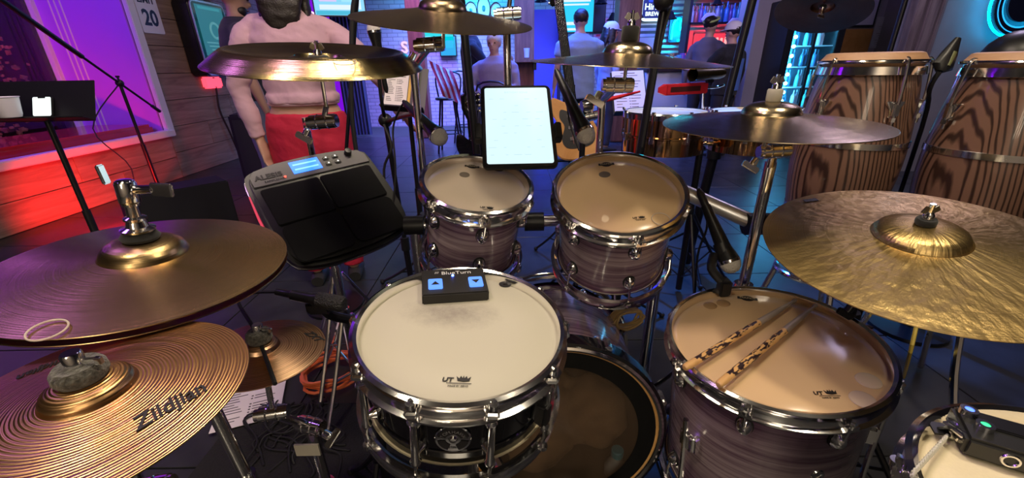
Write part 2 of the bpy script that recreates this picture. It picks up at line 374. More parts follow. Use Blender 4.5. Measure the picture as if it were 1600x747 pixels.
WL = MB()
for (y0, y1, z0, z1) in ((-3.1, 1.0, 0, 3.1), (1.0, 4.82, 0, .50), (1.0, 4.82, 2.75, 3.1), (4.82, 6.25, 0, 3.1)):
    WL.box((XL - .1, (y0 + y1) / 2, (z0 + z1) / 2), (.2, y1 - y0, z1 - z0))
wl = struct(WL, 'wall_left', DARKW)
struct(MB().box((XL - .1, 7.75, 1.55), (.2, 3.0, 3.1)), 'wall_left_brick', BRICKL)
# planks: shared blanks, one object each
def planks(y0, y1, z0, z1, h, seed):
    rnd = random.Random(seed); z = z0; r = 0
    while z < z1 - .02:
        hh = min(h, z1 - z); y = y0 - (rnd.random() * .9 if r % 2 else rnd.random() * .3); 
        while y < y1 - .01:
            L = rnd.choice((1.1, 1.5, 1.9)); a = max(y, y0); b = min(y + L, y1); y += L
            if b - a < .06: continue
            MB().box((0, 0, 0), (.022 + rnd.uniform(-.004, .004), b - a - .005, hh - .006)).build('plank', PLANK, wl, bevel=.002, seg=1).location = (XL + .011, (a + b) / 2, z + hh / 2)
        z += hh; r += 1
planks(4.86, 6.25, .0, 3.1, .285, 3)
planks(1.6, 4.86, .0, .475, .24, 4)
# bay window: far reveal lit purple, glass on the outer side, white sill and casing
wn = thing('window_1', None, None, (0, 0, 0)); wn['kind'] = 'structure'
MB().box((-4.36, 4.875, 1.62), (.92, .15, 2.3)).build('reveal_panel', mat('reveal_purple_light_tint', (.50, .16, .85), .5), wn)  # purple lamplight is deepened in the panel colour itself
for k in range(3): MB().box((-4.50 - .055 * k, 4.798, 1.62), (.012, .016, 2.3)).build('reveal_moulding', WHITEP, wn, bevel=.004)
MB().box((-4.36, 2.9, .46), (.92, 3.84, .08)).build('seat_board', WHITEP, wn)
MB().box((-4.36, 2.9, 2.8), (.92, 3.84, .1)).build('head_board', WHITEP, wn)
MB().box((-4.80, 2.9, 1.62), (.006, 3.8, 2.2)).build('pane', film_mat('window_glass', (.03, .03, .05), .12, .02), wn)
for y in (1.02, 2.3, 3.6, 4.78): MB().box((-4.78, y, 1.62), (.06, .05, 2.24)).build('mullion', WHITEP, wn, bevel=.005)
MB().box((XL + .035, 2.9, .515), (.10, 3.96, .07)).build('sill', WHITEP, wn, bevel=.008)
MB().box((XL + .03, 4.865, 1.72), (.05, .10, 2.4)).build('casing', WHITEP, wn, bevel=.006)
# night outside the bay
struct(MB().box((-8.2, 3.4, 1.2), (.1, 9, 6)), 'exterior_dark_wall', mat('night_wall', (.02, .015, .03), .9))
struct(MB().box((-6.5, 3.4, -.1), (3.4, 9, .1)), 'exterior_ground', mat('night_ground', (.02, .02, .02), .9))
spot('pink_garden_light', (-5.1, 3.5, .3), (-5.8, 3.9, 1.2), 40, (1, .16, .40), 110, .6)
point('violet_garden_light', (-6.6, 4.6, 2.5), 26, (.5, .15, 1), .15)
rnd = random.Random(11)
def blossom_shrub(c, h, rx, label):
    t = thing('flowering_shrub', label, 'shrub', (c[0], c[1], -.05))
    s = MB()
    for k in range(5):
        a = k * 1.3; s.tube([(0, 0, 0), (.1 * math.cos(a), .1 * math.sin(a), h * .4), (.5 * rx * math.cos(a), .5 * rx * math.sin(a), h * .85)], .02, 6, 4, r1=.006)
    s.build('stem', mat('shrub_bark', (.05, .03, .02), .8), t)
    b = MB()
    for k in range(900):
        u = rnd.random(); a = rnd.random() * 2 * PI; z = h * (.25 + .8 * u); rr = rx * (.35 + .65 * math.sqrt(rnd.random())) * math.sin(PI * min(.98, .2 + .75 * u))
        clump = .12 * V((noise.noise(V((a * 2, z * 3, 1))), noise.noise(V((a * 2, z * 3, 7))), 0))
        p = V((rr * math.cos(a), rr * math.sin(a), z)) + clump; e = rnd.uniform(.018, .045)
        b.add([(e, 0, 0), (-e, 0, 0), (0, e, 0), (0, -e, 0), (0, 0, e * .7), (0, 0, -e * .7)],
              [(0, 2, 4), (2, 1, 4), (1, 3, 4), (3, 0, 4), (2, 0, 5), (1, 2, 5), (3, 1, 5), (0, 3, 5)], place(p, (rnd.uniform(-1, 1), rnd.uniform(-1, 1), rnd.uniform(.2, 1))))
    tag(b.build('blossoms', mat('pink_blossom', (.75, .30, .42), .7, noise_amt=.5, nscale=6.), t, smooth=False), kind='stuff')
blossom_shrub((-5.7, 4.3), 2.1, .75, 'pink blossoming shrub outside the bay window, nearest the purple panel')
blossom_shrub((-6.0, 2.3), 1.8, .7, 'pink blossoming shrub behind the music stand with the cup')
# bench cushion in the bay
cu = MB()
cu.box((-4.30, 2.95, .572), (.72, 3.62, .11))
tag(cu.build('bench_cushion', mat('red_vinyl', (.55, .02, .03), .22, coat=.6, bump=.1, nscale=6.), None, bevel=.03, seg=4), 'long glossy red vinyl cushion on the bay window seat', 'cushion')
# timber pillars
def pillar(px, Y, wd, label):
    p = PY(px, 60, Y); t = MB().box((p.x, p.y, 1.555), (wd, wd, 3.09)); o = t.build('pillar', PILLARW, None, bevel=.012); o['kind'] = 'structure'; return o
pillar(651, 7.6, .24, ''); pillar(819, 7.2, .30, ''); pillar(978, 6.9, .33, '')
# corrugated steel behind the bar
st = MB(); x0, x1 = 2.3, 5.4; n = 46
vv = []; fs = []
H = 60
for k in range(H + 1):
    z = k * 3.1 / H; y = 9.14 + (.018 if k % 2 else 0)
    vv += [(x0, y, z), (x1, y, z)]
for k in range(H): fs.append((2 * k, 2 * k + 1, 2 * k + 3, 2 * k + 2))
st.add(vv, fs); s_ = st.build('wall_bar_steel', STEEL, None, smooth=False); s_['kind'] = 'structure'
# right alcove: door trims, grey pier
TRIMW = wood_mat('grey_brown_trim', (.10, .075, .08), (.20, .16, .16), (20, 20, 2), .6)
for k, (x, wd, y) in enumerate(((4.04, .10, 4.5), (3.93, .07, 4.52), (4.16, .04, 4.53))):
    o = MB().box((x, y, 1.55), (wd, .10, 3.1)).build('trim_%d' % (k + 1), TRIMW, None, bevel=.008); o['kind'] = 'structure'
o = MB().box((4.72, 6.95, 1.55), (1.7, .12, 3.1)).build('wall_alcove_back', mat('mauve_wall_paint', (.30, .26, .31), .7), None); o['kind'] = 'structure'
o = MB().box((3.62, 6.75, 1.55), (.34, .5, 3.1)).build('pillar_alcove', mat('pale_pier_paint', (.36, .33, .38), .7), None); o['kind'] = 'structure'
# ------------------------------------------------------------------ drums
def lug_small(R, ang, ztop, sgn, shell_r):
    """bridge lug with rod, returned in drum space; sgn -1: below the upper hoop, +1: above the lower hoop"""
    c, s = math.cos(ang), math.sin(ang)
    m = M4(((-s, 0, c, 0), (c, 0, s, 0), (0, 1, 0, 0), (0, 0, 0, 1)))      # local x tangential, y up, z outward
    return m
def make_drum(name, label, c, nrm, dia, depth, shellm, headm, nl, rot=0., group=None, cat='drum', legs=None, botm=None, snare=False, xh=(1, 0, 0), inner=MAPLE, skip=()):
    t = thing(name, label, cat, place(c, nrm, xh), group)
    R = dia / 2; rs = R - .018; zt = -.016; zb = zt - depth
    sh = MB().lathe([(rs, zt), (rs, zb), (rs - .007, zb), (rs - .007, zt), (rs, zt)], 64)
    # outer and inner faces in two meshes: lacquered outside, raw ply inside
    MB().lathe([(rs - .004, zt), (rs, zt - .003), (rs, zb + .003), (rs - .004, zb)], 72).build('shell', shellm, t)
    MB().lathe([(rs - .004, zb), (rs - .009, zb + .002), (rs - .009, zt - .004), (rs - .004, zt)], 72).build('shell_lining', inner, t)
    hb = [(R - .010, .009), (R - .004, .012), (R + .002, .009), (R - .002, .003), (R - .004, -.010), (R - .002, -.020), (R + .006, -.023), (R + .006, -.026), (R - .004, -.026), (R - .012, -.016), (R - .012, .002), (R - .010, .009)]
    MB().lathe(hb, 80).build('hoop', CHROME, t)
    MB().lathe([(r, zb - .016 + (-z - .016)) for r, z in hb][::-1], 80).build('hoop', CHROME, t)
    MB().lathe([(0, 0), (R * .5, 0), (R - .024, -.001), (R - .017, -.006), (R - .011, -.012)], 72).build('batter_head', headm, t)
    MB().lathe([(0, zb - .002), (R - .017, zb - .001), (R - .012, zb + .004)], 64).build('resonant_head', botm or CLEAR, t)
    for k in range(nl):
        if k in skip: continue
        a = rot + 2 * PI * k / nl; m = lug_small(R, a, zt, -1, rs)
        if snare:
            L = MB(); ym = (zt + zb) / 2
            for y in (zt - .034, zb + .034):
                L.lathe([(0, 0), (.011, 0), (.007, .008), (.006, .016), (0, .016)], 12, M4(m) @ M4.Translation((0, y, rs)))
            L.lathe([(0, -.052), (.008, -.050), (.0095, -.044), (.0065, -.036), (.0062, .036), (.0095, .044), (.008, .050), (0, .052)], 12, M4(m) @ M4.Translation((0, ym, rs + .016)) @ M4.Rotation(-PI / 2, 4, 'X'))
            lg = L.build('tube_lug', CHROME, t)
            for y0, y1, yh in ((ym + .04, .004, .004), (ym - .04, zb - .034, zb - .034)):
                r_ = MB(); A = m @ V((0, y0, rs + .016)); B = m @ V((0, y1, rs + .020)); r_.cyl(A, B, .0030, n=8)
                d = 1 if y1 > y0 else -1
                r_.cyl(m @ V((0, y1 - d * .004, rs + .020)), m @ V((0, y1 + d * .004, rs + .020)), .0075, n=14)
                r_.cyl(m @ V((0, y1 + d * .004, rs + .020)), m @ V((0, y1 + d * .010, rs + .020)), .0042, n=4)
                r_.build('tension_rod', CHROME, lg)
            e = MB().box(m @ V((0, -.012, rs + .018)), (.020, .020, .012)); e.build('hoop_ear', CHROME, t, bevel=.003)
        else:
            for sg in (-1, 1):
                y = (zt - .050) if sg < 0 else (zb + .050)
                Lg = MB().lathe([(0, 0), (.013, 0), (.0145, .005), (.012, .012), (.006, .018), (0, .019)], 16, m @ M4.Translation((0, y, rs)) @ M4.Diagonal((1., 1.45, 1., 1.)))
                lg = Lg.build('lug', CHROME, t)
                MB().lathe([(0, -.001), (.016, -.001), (.016, .002), (.013, .003), (0, .003)], 16, m @ M4.Translation((0, y, rs)) @ M4.Diagonal((1., 1.4, 1., 1.))).build('gasket', RUB, lg)
                y1 = -.012 if sg < 0 else zb - .020; d = -sg
                r_ = MB().cyl(m @ V((0, y, rs + .013)), m @ V((0, y1, rs + .021)), .0031, n=8)
                r_.cyl(m @ V((0, y1 - d * .004, rs + .020)), m @ V((0, y1 + d * .005, rs + .021)), .0078, n=14)
                r_.cyl(m @ V((0, y1 + d * .005, rs + .021)), m @ V((0, y1 + d * .012, rs + .021)), .0042, n=4)
                r_.box((0, 0, 0), (.022, .008, .016), m @ M4.Translation((0, y1 - d * .006, rs + .017)))
                r_.build('tension_rod', CHROME, lg)
                if not snare and inner is MAPLE: MB().lathe([(0, 0), (.0055, 0), (.005, .003), (0, .004)], 10, m @ M4.Translation((0, y, rs - .008)) @ M4.Rotation(PI, 4, 'X')).build('lug_screw', CHROMED, t)
    return t, R, rs, zt, zb
INK = mat('black_ink', (.012, .010, .012), .5)
GREYINK = mat('grey_badge_ink', (.16, .13, .11), .5)
WHITEINK = mat('white_ink', (.8, .8, .78), .5)
def oval(t, x, y, rx, ry, mt, name='printed_badge', z=.0006, rot=0.):
    return MB().lathe([(0, z), (1, z), (1, z - .0005)], 24, M4.Translation((x, y, 0)) @ M4.Rotation(rot, 4, 'Z') @ M4.Diagonal((rx, ry, 1, 1))).build(name, mt, t)
def crown_logo(t, x, y, s, rot=0., ut=True, mt=INK):
    m = M4.Translation((x, y, .0012)) @ M4.Rotation(rot, 4, 'Z')
    pts = [(-.5, -.18), (-.62, .3), (-.36, .05), (-.25, .36), (-.08, .1), (0, .42), (.08, .1), (.25, .36), (.36, .05), (.62, .3), (.5, -.18), (0, -.26)]
    c = MB().prism([(a * s, b * s) for a, b in pts], -.0004, .0002).build('crown_logo', mt, t, smooth=False); c.matrix_local = m @ M4.Translation((s * .35, 0, 0))
    if ut: text('UT', s * .62, mt, t, m @ M4.Translation((-s * 1.0, -s * .12, 0)), .0003, sx=1.15, shear=.12, bold=s * .018)
    if ut: text('MADE BY REMO', s * .24, mt, t, m @ M4.Translation((-.05 * s, -s * .78, 0)), .0003)
    for k, wd in ((0, 2.1),): MB().box((0, 0, 0), (s * wd, s * .05, .0006)).build('printed_line', mt, t).matrix_local = m @ M4.Translation((0, -s * (.48 + .4 * k), 0))
def mapex(t, x, y, s, rot=0.):
    m = M4.Translation((x, y, 0)) @ M4.Rotation(rot, 4, 'Z')
    oval(t, x, y, s * .62, s * .46, INK, rot=rot)
    o = MB().box((0, 0, .0008), (s * 1.9, s * .42, .0008)).build('printed_badge', INK, t, bevel=.0003); o.matrix_local = m
    text('MAPEX', s * .36, mat('badge_gold', (.45, .36, .24), .5), t, m @ M4.Translation((0, 0, .0016)), .0002, sx=1.3)

# snare
SN = make_drum('snare_drum', 'black snare drum with white coated head and chrome tube lugs in the middle', (-.094, .633, .720), (.075, -.077, 1), .375, .125, GLOSSBLK, WHITEFILM, 10, rot=-PI / 2 + PI / 10 + .03, snare=True, inner=GLOSSBLK, botm=CREAMFILM)
t, R, rs, zt, zb = SN
for z in (zt - .030, zb + .030): MB().torus(rs + .0005, .0025, M4.Translation((0, 0, z)), 64, 6).build('shell_bead', GLOSSBLK, t)
oval(t, .078, .142, .013, .011, INK, 'vent_sticker'); oval(t, .078, .1405, .0045, .004, CHROMED, 'vent_rivet', .0010)
crown_logo(t, .010, -.128, .018)
# round name plate facing the player
def shell_frame(ang, z, r): c, s = math.cos(ang), math.sin(ang); return M4(((-s, 0, c, r * c), (c, 0, s, r * s), (0, 1, 0, z), (0, 0, 0, 1)))
bm_ = shell_frame(-PI / 2 + .03, (zt + zb) / 2, rs + .0015)
bd = MB().lathe([(0, .001), (.0245, .001), (.027, .002), (.028, 0), (0, -.001)], 40, bm_).build('name_plate', CHROMED, t)
MB().lathe([(.012, .0022), (.024, .0022), (.024, .0012), (.012, .0012)], 40, bm_, .25, PI - .25).build('plate_band', INK, bd)
MB().lathe([(.012, .0022), (.024, .0022), (.024, .0012), (.012, .0012)], 40, bm_, PI + .15, 1.5 * PI - .35).build('plate_band', INK, bd)
MB().lathe([(.012, .0022), (.024, .0022), (.024, .0012), (.012, .0012)], 40, bm_, 1.5 * PI + .35, 2 * PI - .15).build('plate_band', INK, bd)
MB().lathe([(0, .005), (.005, .004), (.007, .001), (0, .001)], 16, bm_).build('vent_grommet', CHROME, bd)
for ch, a in zip('TOM HAWK', [155, 134, 113, 0, 88, 66, 44, 22]):
    if ch != ' ':
        r = math.radians(a); text(ch, .0085, CHROME, bd, bm_ @ M4.Translation((.0178 * math.cos(r), .0178 * math.sin(r), .0026)) @ M4.Rotation(r - PI / 2, 4, 'Z'), .0002)
text('STEEL', .005, INK, bd, bm_ @ M4.Translation((0, -.018, .0018)), .0003)
# strainer block on the shell
MB().box((0, 0, .012), (.024, .05, .024), shell_frame(-.62, (zt + zb) / 2 - .012, rs)).build('snare_strainer', BLK, t, bevel=.005)
# snare stand
st = thing('snare_stand', 'chrome folding stand under the black snare drum', 'stand', (-.094, .65, 0))
b = MB()
for k in range(3):
    a = -PI / 2 + 2 * PI * k / 3 + .4; b.tube([(0, 0, .46), (.10 * math.cos(a), .10 * math.sin(a), .52), (.188 * math.cos(a), .188 * math.sin(a), .545)], .008, 8, 3)
b.build('basket', CHROME, st); MB().cyl((0, 0, .16), (0, 0, .47), .0125).build('tube', CHROME, st)
for k in range(3):
    a = .5 + 2 * PI * k / 3; MB().tube([(0, 0, .30), (.15 * math.cos(a), .15 * math.sin(a), .10), (.24 * math.cos(a), .24 * math.sin(a), .012)], .008, 8, 3).build('leg', CHROME, st)

# rack toms
t1 = make_drum('rack_tom', 'smaller purple wood rack tom with clear head in front of the tablet', (-.083, .994, .885), (.155, -.284, 1), .275, .19, PURPLE, CLEAR, 6, rot=-PI / 2 + .2)
t, R, rs, zt, zb = t1
mapex(t, -.018, .084, .020); oval(t, -.034, .038, .013, .013, GREYINK); crown_logo(t, .030, -.098, .013, ut=True)
oval(t, .050, .085, .014, .010, INK, 'sticker')
t2 = make_drum('rack_tom', 'larger purple wood rack tom with clear head beside the tablet', (.266, .995, .859), (-.064, -.413, 1), .325, .21, PURPLE, AMBERF, 6, rot=-PI / 2 + .12)
t, R, rs, zt, zb = t2
mapex(t, -.010, .118, .022); oval(t, -.022, .074, .015, .013, GREYINK); crown_logo(t, .03, -.098, .012)
MB().torus(.020, .0012, M4.Translation((.075, -.108, .0012)), 28, 6).build('damper_gel', CLEAR, t)
# floor tom
t3 = make_drum('floor_tom', 'big purple wood floor tom with sticks lying on its head', (.562, .752, .584), (-.091, -.043, 1), .425, .36, PURPLE, AMBERF, 8, rot=-PI / 2 + .1)
t, R, rs, zt, zb = t3
mapex(t, .035, .165, .024, -.4); crown_logo(t, .02, -.150, .017, -.12)
for x, y in ((.068, -.172), (.11, -.13)): MB().lathe([(0, .004), (.014, .004), (.020, .002), (.021, 0)], 28, M4.Translation((x, y, 0))).build('damper_gel', CLEAR, t)
for x, y in ((-.065, .15), (-.03, .155)): MB().lathe([(0, .003), (.012, .003), (.016, 0)], 24, M4.Translation((x, y, 0))).build('damper_gel', CLEAR2, t)
vm = shell_frame(-PI / 2 + .03, zt - .15, rs)
MB().lathe([(0, .001), (.0075, .001), (.0085, .003), (.012, .003), (.013, 0)], 20, vm).build('vent_grommet', CHROME, t)
for a in (-2.75, -.45, 1.2):
    p = V((R * math.cos(a), R * math.sin(a), 0)) ; q = shell_frame(a, zt - .17, rs)
    bk = MB().box((0, 0, .013), (.045, .052, .026), q).build('leg_bracket', CHROME, t, bevel=.007, seg=3)
    inv = t.matrix_world.inverted() if False else None
    fx, fy = (R + .012) * math.cos(a), (R + .012) * math.sin(a)
    MB().tube([(fx, fy, zt - .10), (fx, fy, zt - .30), (fx * 1.1, fy * 1.1, -.535), (fx * 1.12, fy * 1.12, -.565)], .006, 8, 3).build('leg', CHROME, t)
    MB().ball((fx * 1.12, fy * 1.12, -.565), .014, 10).build('rubber_foot', RUB, t)
# second snare at the lower corner
t4 = make_drum('side_snare', 'cream-headed side snare drum at the corner carrying a black wireless pack', (.605, .225, .72), (0, 0, 1), .39, .13, GLOSSBLK, CREAMFILM, 8, rot=PI * .78, inner=GLOSSBLK, botm=CREAMFILM)
side = t4[0]
# bass drum: axis along +y
BD = make_drum('bass_drum', 'purple bass drum lying under the toms with dark see-through head', (.115, .80, .275), (-.03, -1, .06), .52, .37, PURPLE, CLEAR2, 8, rot=PI / 8, xh=(1, 0, 0), inner=mat('dark_shell_lining', (.05, .035, .025), .6), botm=mat('black_front_head', (.008, .008, .009), .2))
t, R, rs, zt, zb = BD
MB().lathe([(R - .060, .0012), (R - .015, .0006), (R - .014, -.001)], 72).build('black_muffle_ring', mat('black_film', (.006, .006, .006), .25), t)
MB().lathe([(R - .016, .002), (R - .004, .004), (R + .001, -.004), (R - .012, -.012)], 72).build('maple_hoop_face', wood_mat('amber_hoop', (.55, .28, .08), (.75, .42, .14), (8, 8, 8), .3, coat=.6), t)
MB().lathe([(R + .001, .006), (R + .010, .004), (R + .010, -.038), (R - .004, -.038)], 72).build('black_hoop', GLOSSBLK, t)
# blanket bundled inside the bass drum
pw = MB()
for k in range(9): pw.ball((random.uniform(-.12, .12), random.uniform(-.2, -.03), -.12 - random.uniform(0, .12)), random.uniform(.07, .11), 12)
bl = remesh(pw, 'muffling_blanket', mat('brown_blanket', (.16, .10, .06), .9, noise_amt=.3, nscale=8.), t, .015, 4, .018, 14.)
for a in (1.15, 2.0, .35):
    cm = shell_frame(a, -.02, R + .008)
    MB().box((0, 0, .006), (.020, .045, .012), cm).build('claw_hook', CHROME, t, bevel=.004)
# ------------------------------------------------------------------ cymbals
BRZ_HAT = cymbal_mat('hat_bronze', (.48, .33, .15), (.72, .51, .25), .27, 420., .12, 5., hammer=.05)
BRZ_RIDE = cymbal_mat('ride_bronze', (.64, .44, .17), (.88, .64, .28), .34, 500., .12, 4., hammer=.12, radial=.15)
BRZ_CRASH = cymbal_mat('crash_bronze', (.50, .40, .26), (.72, .58, .38), .22, 420., .16, 4., hammer=.08)
BRZ_DARK = cymbal_mat('dark_bronze', (.22, .16, .10), (.40, .30, .19), .26, 420., .16, 4., hammer=.06)
BRZ_GOLD = cymbal_mat('china_bronze', (.70, .52, .24), (.86, .68, .36), .20, 380., .18, 5., hammer=.06)
BRZ_COPPER = cymbal_mat('copper_bronze', (.62, .33, .14), (.80, .47, .22), .30, 170., .30, 4., sine=2100., aniso=.6)
BRZ_SPL = cymbal_mat('rose_bronze', (.66, .38, .22), (.82, .52, .32), .28, 190., .30, 4., sine=1700., aniso=.6)
BRZ_RED = cymbal_mat('red_bronze', (.22, .10, .05), (.36, .17, .09), .34, 300., .3, 4.)
def dome(R, rb, hw, hb, n=14, flip=1, china=False):
    P = []
    for i in range(9):
        a = i / 8; r = .006 + (rb - .006) * a; P.append((r, hw + hb * math.sqrt(max(0, 1 - a ** 2.3))))
    if china:
        for r, z in ((.30, -.008), (.50, -.003), (.68, .004), (.76, .010), (.79, .0125), (.82, .0115), (.88, .002), (.95, -.011), (1., -.020)): P.append((r * R, z))
    else:
        for i in range(1, n + 1):
            a = i / n; r = rb + (R - rb) * a; P.append((r, hw * (1 - a) ** 1.0 * (1 - .25 * a * (1 - a)) + .0))
    return [(r, z * flip) for r, z in P]
def cymbal(name, label, c, n, dia, mt, rb=None, hw=.022, hb=.024, group=None, flip=1, china=False, xh=(1, 0, 0)):
    R = dia / 2; rb = rb or dia * .12
    t = thing(name, label, 'cymbal', place(c, n, xh), group)
    P = dome(R, rb, hw, hb, flip=flip, china=china)
    if china: P = [(r, -z) if i < 9 else (r, z) for i, (r, z) in enumerate([(a, b) for a, b in P])]; P = [(r, z - .0) for r, z in P]
    Q = P[:9]; B = P[8:]
    th = .0016
    MB().lathe(B + [(R + .0004, B[-1][1] - th / 2)] + [(r, z - th) for r, z in B[::-1]], 112).build('bow', mt, t, angle=50)
    MB().lathe(Q + [(r, z - th) for r, z in Q[::-1]], 48).build('bell', mt, t, angle=50)
    t['hole'] = (hw + hb) * flip
    return t
def at(t, x, y, z): return t.matrix_world @ V((x, y, z))
def stack(t, hole, mt=BFELT, r=.020, h=.018, under=True, nut=True, parent_thing=None, nr=.009):
    """felts and wing nut on the stud; belongs to the stand"""
    m = t.matrix_world
    MB().lathe([(.004, hole), (r * .9, hole), (r, hole + .003), (r, hole + h - .003), (r * .9, hole + h), (.004, hole + h)], 24, m).build('felt', mt, parent_thing)
    if under: MB().lathe([(.004, hole - .004 - h), (r, hole - .004 - h), (r, hole - .004), (.004, hole - .004)], 20, m).build('felt', mt, parent_thing)
    b = MB().cyl(m @ V((0, 0, hole - .10)), m @ V((0, 0, hole + h + .030)), .0042, n=10); b.build('stud', CHROME, parent_thing)
    if nut:
        w_ = MB().lathe([(0, 0), (nr, 0), (nr * .95, .008), (nr * .7, .013), (0, .014)], 14, m @ M4.Translation((0, 0, hole + h)))
        for sg in (-1, 1): w_.box((sg * nr * 1.7, 0, .012), (nr * 1.6, .0035, .014), m @ M4.Translation((0, 0, hole + h)) @ M4.Rotation(sg * -.5, 4, 'Y'))
        w_.build('wing_nut', CHROME, parent_thing, bevel=.001)
def tripod(t, x, y, z=.42, spread=.30, mt=CHROME, rot=.4, r=.008):
    for k in range(3):
        a = rot + 2 * PI * k / 3; c_, s_ = math.cos(a), math.sin(a)
        MB().tube([(x + .02 * c_, y + .02 * s_, z), (x + spread * .6 * c_, y + spread * .6 * s_, z * .42), (x + spread * c_, y + spread * s_, .014)], r, 8, 3).build('leg', mt, t)
        MB().ball((x + spread * c_, y + spread * s_, .014), .014, 10).build('rubber_foot', RUB, t)
        MB().cyl((x + .012 * c_, y + .012 * s_, .10), (x + spread * .55 * c_, y + spread * .55 * s_, z * .46), r * .55, n=6).build('brace', mt, t)
    MB().cyl((x, y, z - .02), (x, y, z + .03), .019, n=16).build('collar', mt, t)
def barrel(t, c, d, L=.06, r=.017, mt=CHROME):
    c = V(c); d = V(d).normalized(); b = MB()
    b.cyl(c - d * L / 2, c + d * L / 2, r, n=22); b.cyl(c - d * (L / 2 + .008), c - d * L / 2, r * .8, n=18); b.cyl(c + d * L / 2, c + d * (L / 2 + .004), r * .9, n=18)
    for k in (-.2, .2): b.torus(r, .0015, place(c + d * L * k, d), 22, 5)
    b.build('tilter_barrel', mt, t)
def wing(t, c, d, L=.045, mt=CHROME):
    c = V(c); d = V(d).normalized(); f = place(c, d); b = MB().cyl(c, c + d * .018, .009, n=12); b.box((0, 0, .024), (L, .006, .016), f); b.build('wing_bolt', mt, t, bevel=.0025)
def cymbal_stand(label, cy, hole, pivot, base, mt=CHROME, group=None, felt=BFELT, fr=.020, fh=.018, barrel_d=(1, 0, .05), spread=.26, legs=True, rtube=.0125, name='cymbal_stand', rot=.4, leg_mt=None, rack=None):
    pivot = V(pivot); bx, by = base
    t = thing(name, label, 'stand', (bx, by, 0), group); off = M4.Translation((-bx, -by, 0))
    g = bpy.data.objects.new('tmp', None)
    T = _Sub(t, off)
    if cy is not None:
        stack(cy, hole, felt, fr, fh, parent_thing=T)
        lo = cy.matrix_world @ V((0, 0, hole - .10)); MB().cyl(lo, pivot, .0065, n=10).build('tilter_arm', mt, T)
    barrel(T, pivot, barrel_d, mt=mt); wing(T, pivot + V(barrel_d).normalized() * -.04 + V((0, 0, -.015)), V((-.6, -.2, -1)), mt=mt)
    MB().cyl(pivot, (bx, by, pivot.z - .05), .010, n=12).build('ratchet_neck', mt, T)
    MB().cyl((bx, by, .50 if rack is None else rack - .09), (bx, by, pivot.z - .03), rtube * .85, n=18).build('upper_tube', mt, T)
    if rack is not None:
        MB().lathe([(0, -.026), (rtube * 1.9, -.026), (rtube * 2.1, -.018), (rtube * 2.1, .018), (rtube * 1.9, .026), (0, .026)], 18, M4.Translation((bx, by, rack))).build('rack_clamp', BLK, T); wing(T, (bx, by - .02, rack), (.3, -1, 0), mt=mt)
        return t
    MB().cyl((bx, by, .10), (bx, by, .56), rtube * 1.15, n=18).build('lower_tube', mt, T)
    MB().lathe([(0, -.022), (rtube * 1.6, -.022), (rtube * 1.7, -.015), (rtube * 1.7, .015), (rtube * 1.5, .022), (0, .022)], 18, M4.Translation((bx, by, .56))).build('height_clamp', mt, T)
    wing(T, (bx, by - .018, .56), (.3, -1, 0), mt=mt)
    if legs: tripod(T, bx, by, .42, spread, leg_mt or mt, rot)
    return t
class _Sub:
    """lets world-space meshes be parented to a thing that stands at its base"""
    def __init__(s, t, off): s.t = t; s.off = off
_build0 = MB.build
def _build(s, name, mt, parent=None, *a, **k):
    if isinstance(parent, _Sub):
        s.v = [parent.off @ p for p in s.v]; parent = parent.t
    return _build0(s, name, mt, parent, *a, **k)
MB.build = _build
def sub(t): return _Sub(t, t.matrix_world.inverted())

# hi-hat
HN = (.103, -.015, 1.0)
hh = cymbal('hi_hat_cymbal', 'upper bronze hi-hat cymbal with a chrome clutch on its bell', (-.528, .547, .895), HN, .356, BRZ_HAT, rb=.052, hw=.017, hb=.022, group='hi-hat pair')
hl = cymbal('hi_hat_cymbal', 'lower hi-hat cymbal turned over beneath the upper one', V((-.528, .547, .895)) - V(HN) * .009, HN, .356, BRZ_HAT, rb=.052, hw=.017, hb=.022, group='hi-hat pair', flip=-1)
_q = hh.matrix_world.inverted() @ PZ(71, 509, .900); _a = math.atan2(_q.y, _q.x); MB().torus(.0165, .0011, M4.Translation((_q.x, _q.y, .0045)) @ M4.Rotation(_a, 4, 'Z') @ M4.Rotation(.12, 4, 'Y'), 32, 6).build('damper_ring', CLEAR, hh)
t = thing('hi_hat_stand', 'chrome hi-hat stand with a clutch above the bronze hi-hats', 'stand', (-.50, .55, 0)); T = sub(t)
m = hh.matrix_world
MB().cyl(m @ V((0, 0, .10)), m @ V((0, 0, -.25)), .0035, n=8).build('pull_rod', CHROME, T)
MB().lathe([(.004, .039), (.021, .039), (.023, .043), (.018, .050), (.004, .052)], 24, m).build('felt', BFELT, T)
MB().lathe([(0, .052), (.019, .052), (.020, .055), (.013, .058), (.011, .066), (.013, .068), (.013, .071), (.008, .073), (.0075, .088), (.010, .089), (.010, .104), (0, .106)], 24, m).build('clutch', CHROME, T)
cb = MB().lathe([(0, .091), (.011, .091), (.012, .095), (.012, .120), (.010, .124), (0, .125)], 16, m); cb.box((-.006, 0, .132), (.005, .011, .026), m @ M4.Rotation(-.15, 4, 'Y'))
cb.cyl(m @ V((.010, 0, .112)), m @ V((.040, -.004, .116)), .006, n=12); cb.box((.050, -.004, .116), (.028, .006, .018), m); cb.build('clutch_wing', CHROME, T, bevel=.003)
MB().cyl((-.50, .55, .42), m @ V((0, 0, -.05)), .011, n=16).build('upper_tube', CHROME, T); MB().cyl((-.50, .55, .08), (-.50, .55, .46), .0145, n=16).build('lower_tube', CHROME, T)
MB().lathe([(0, -.052), (.030, -.052), (.032, -.046), (.018, -.036), (0, -.034)], 20, m).build('seat_cup', CHROME, T)
tripod(T, -.50, .55, .38, .24, CHROME, 1.0)

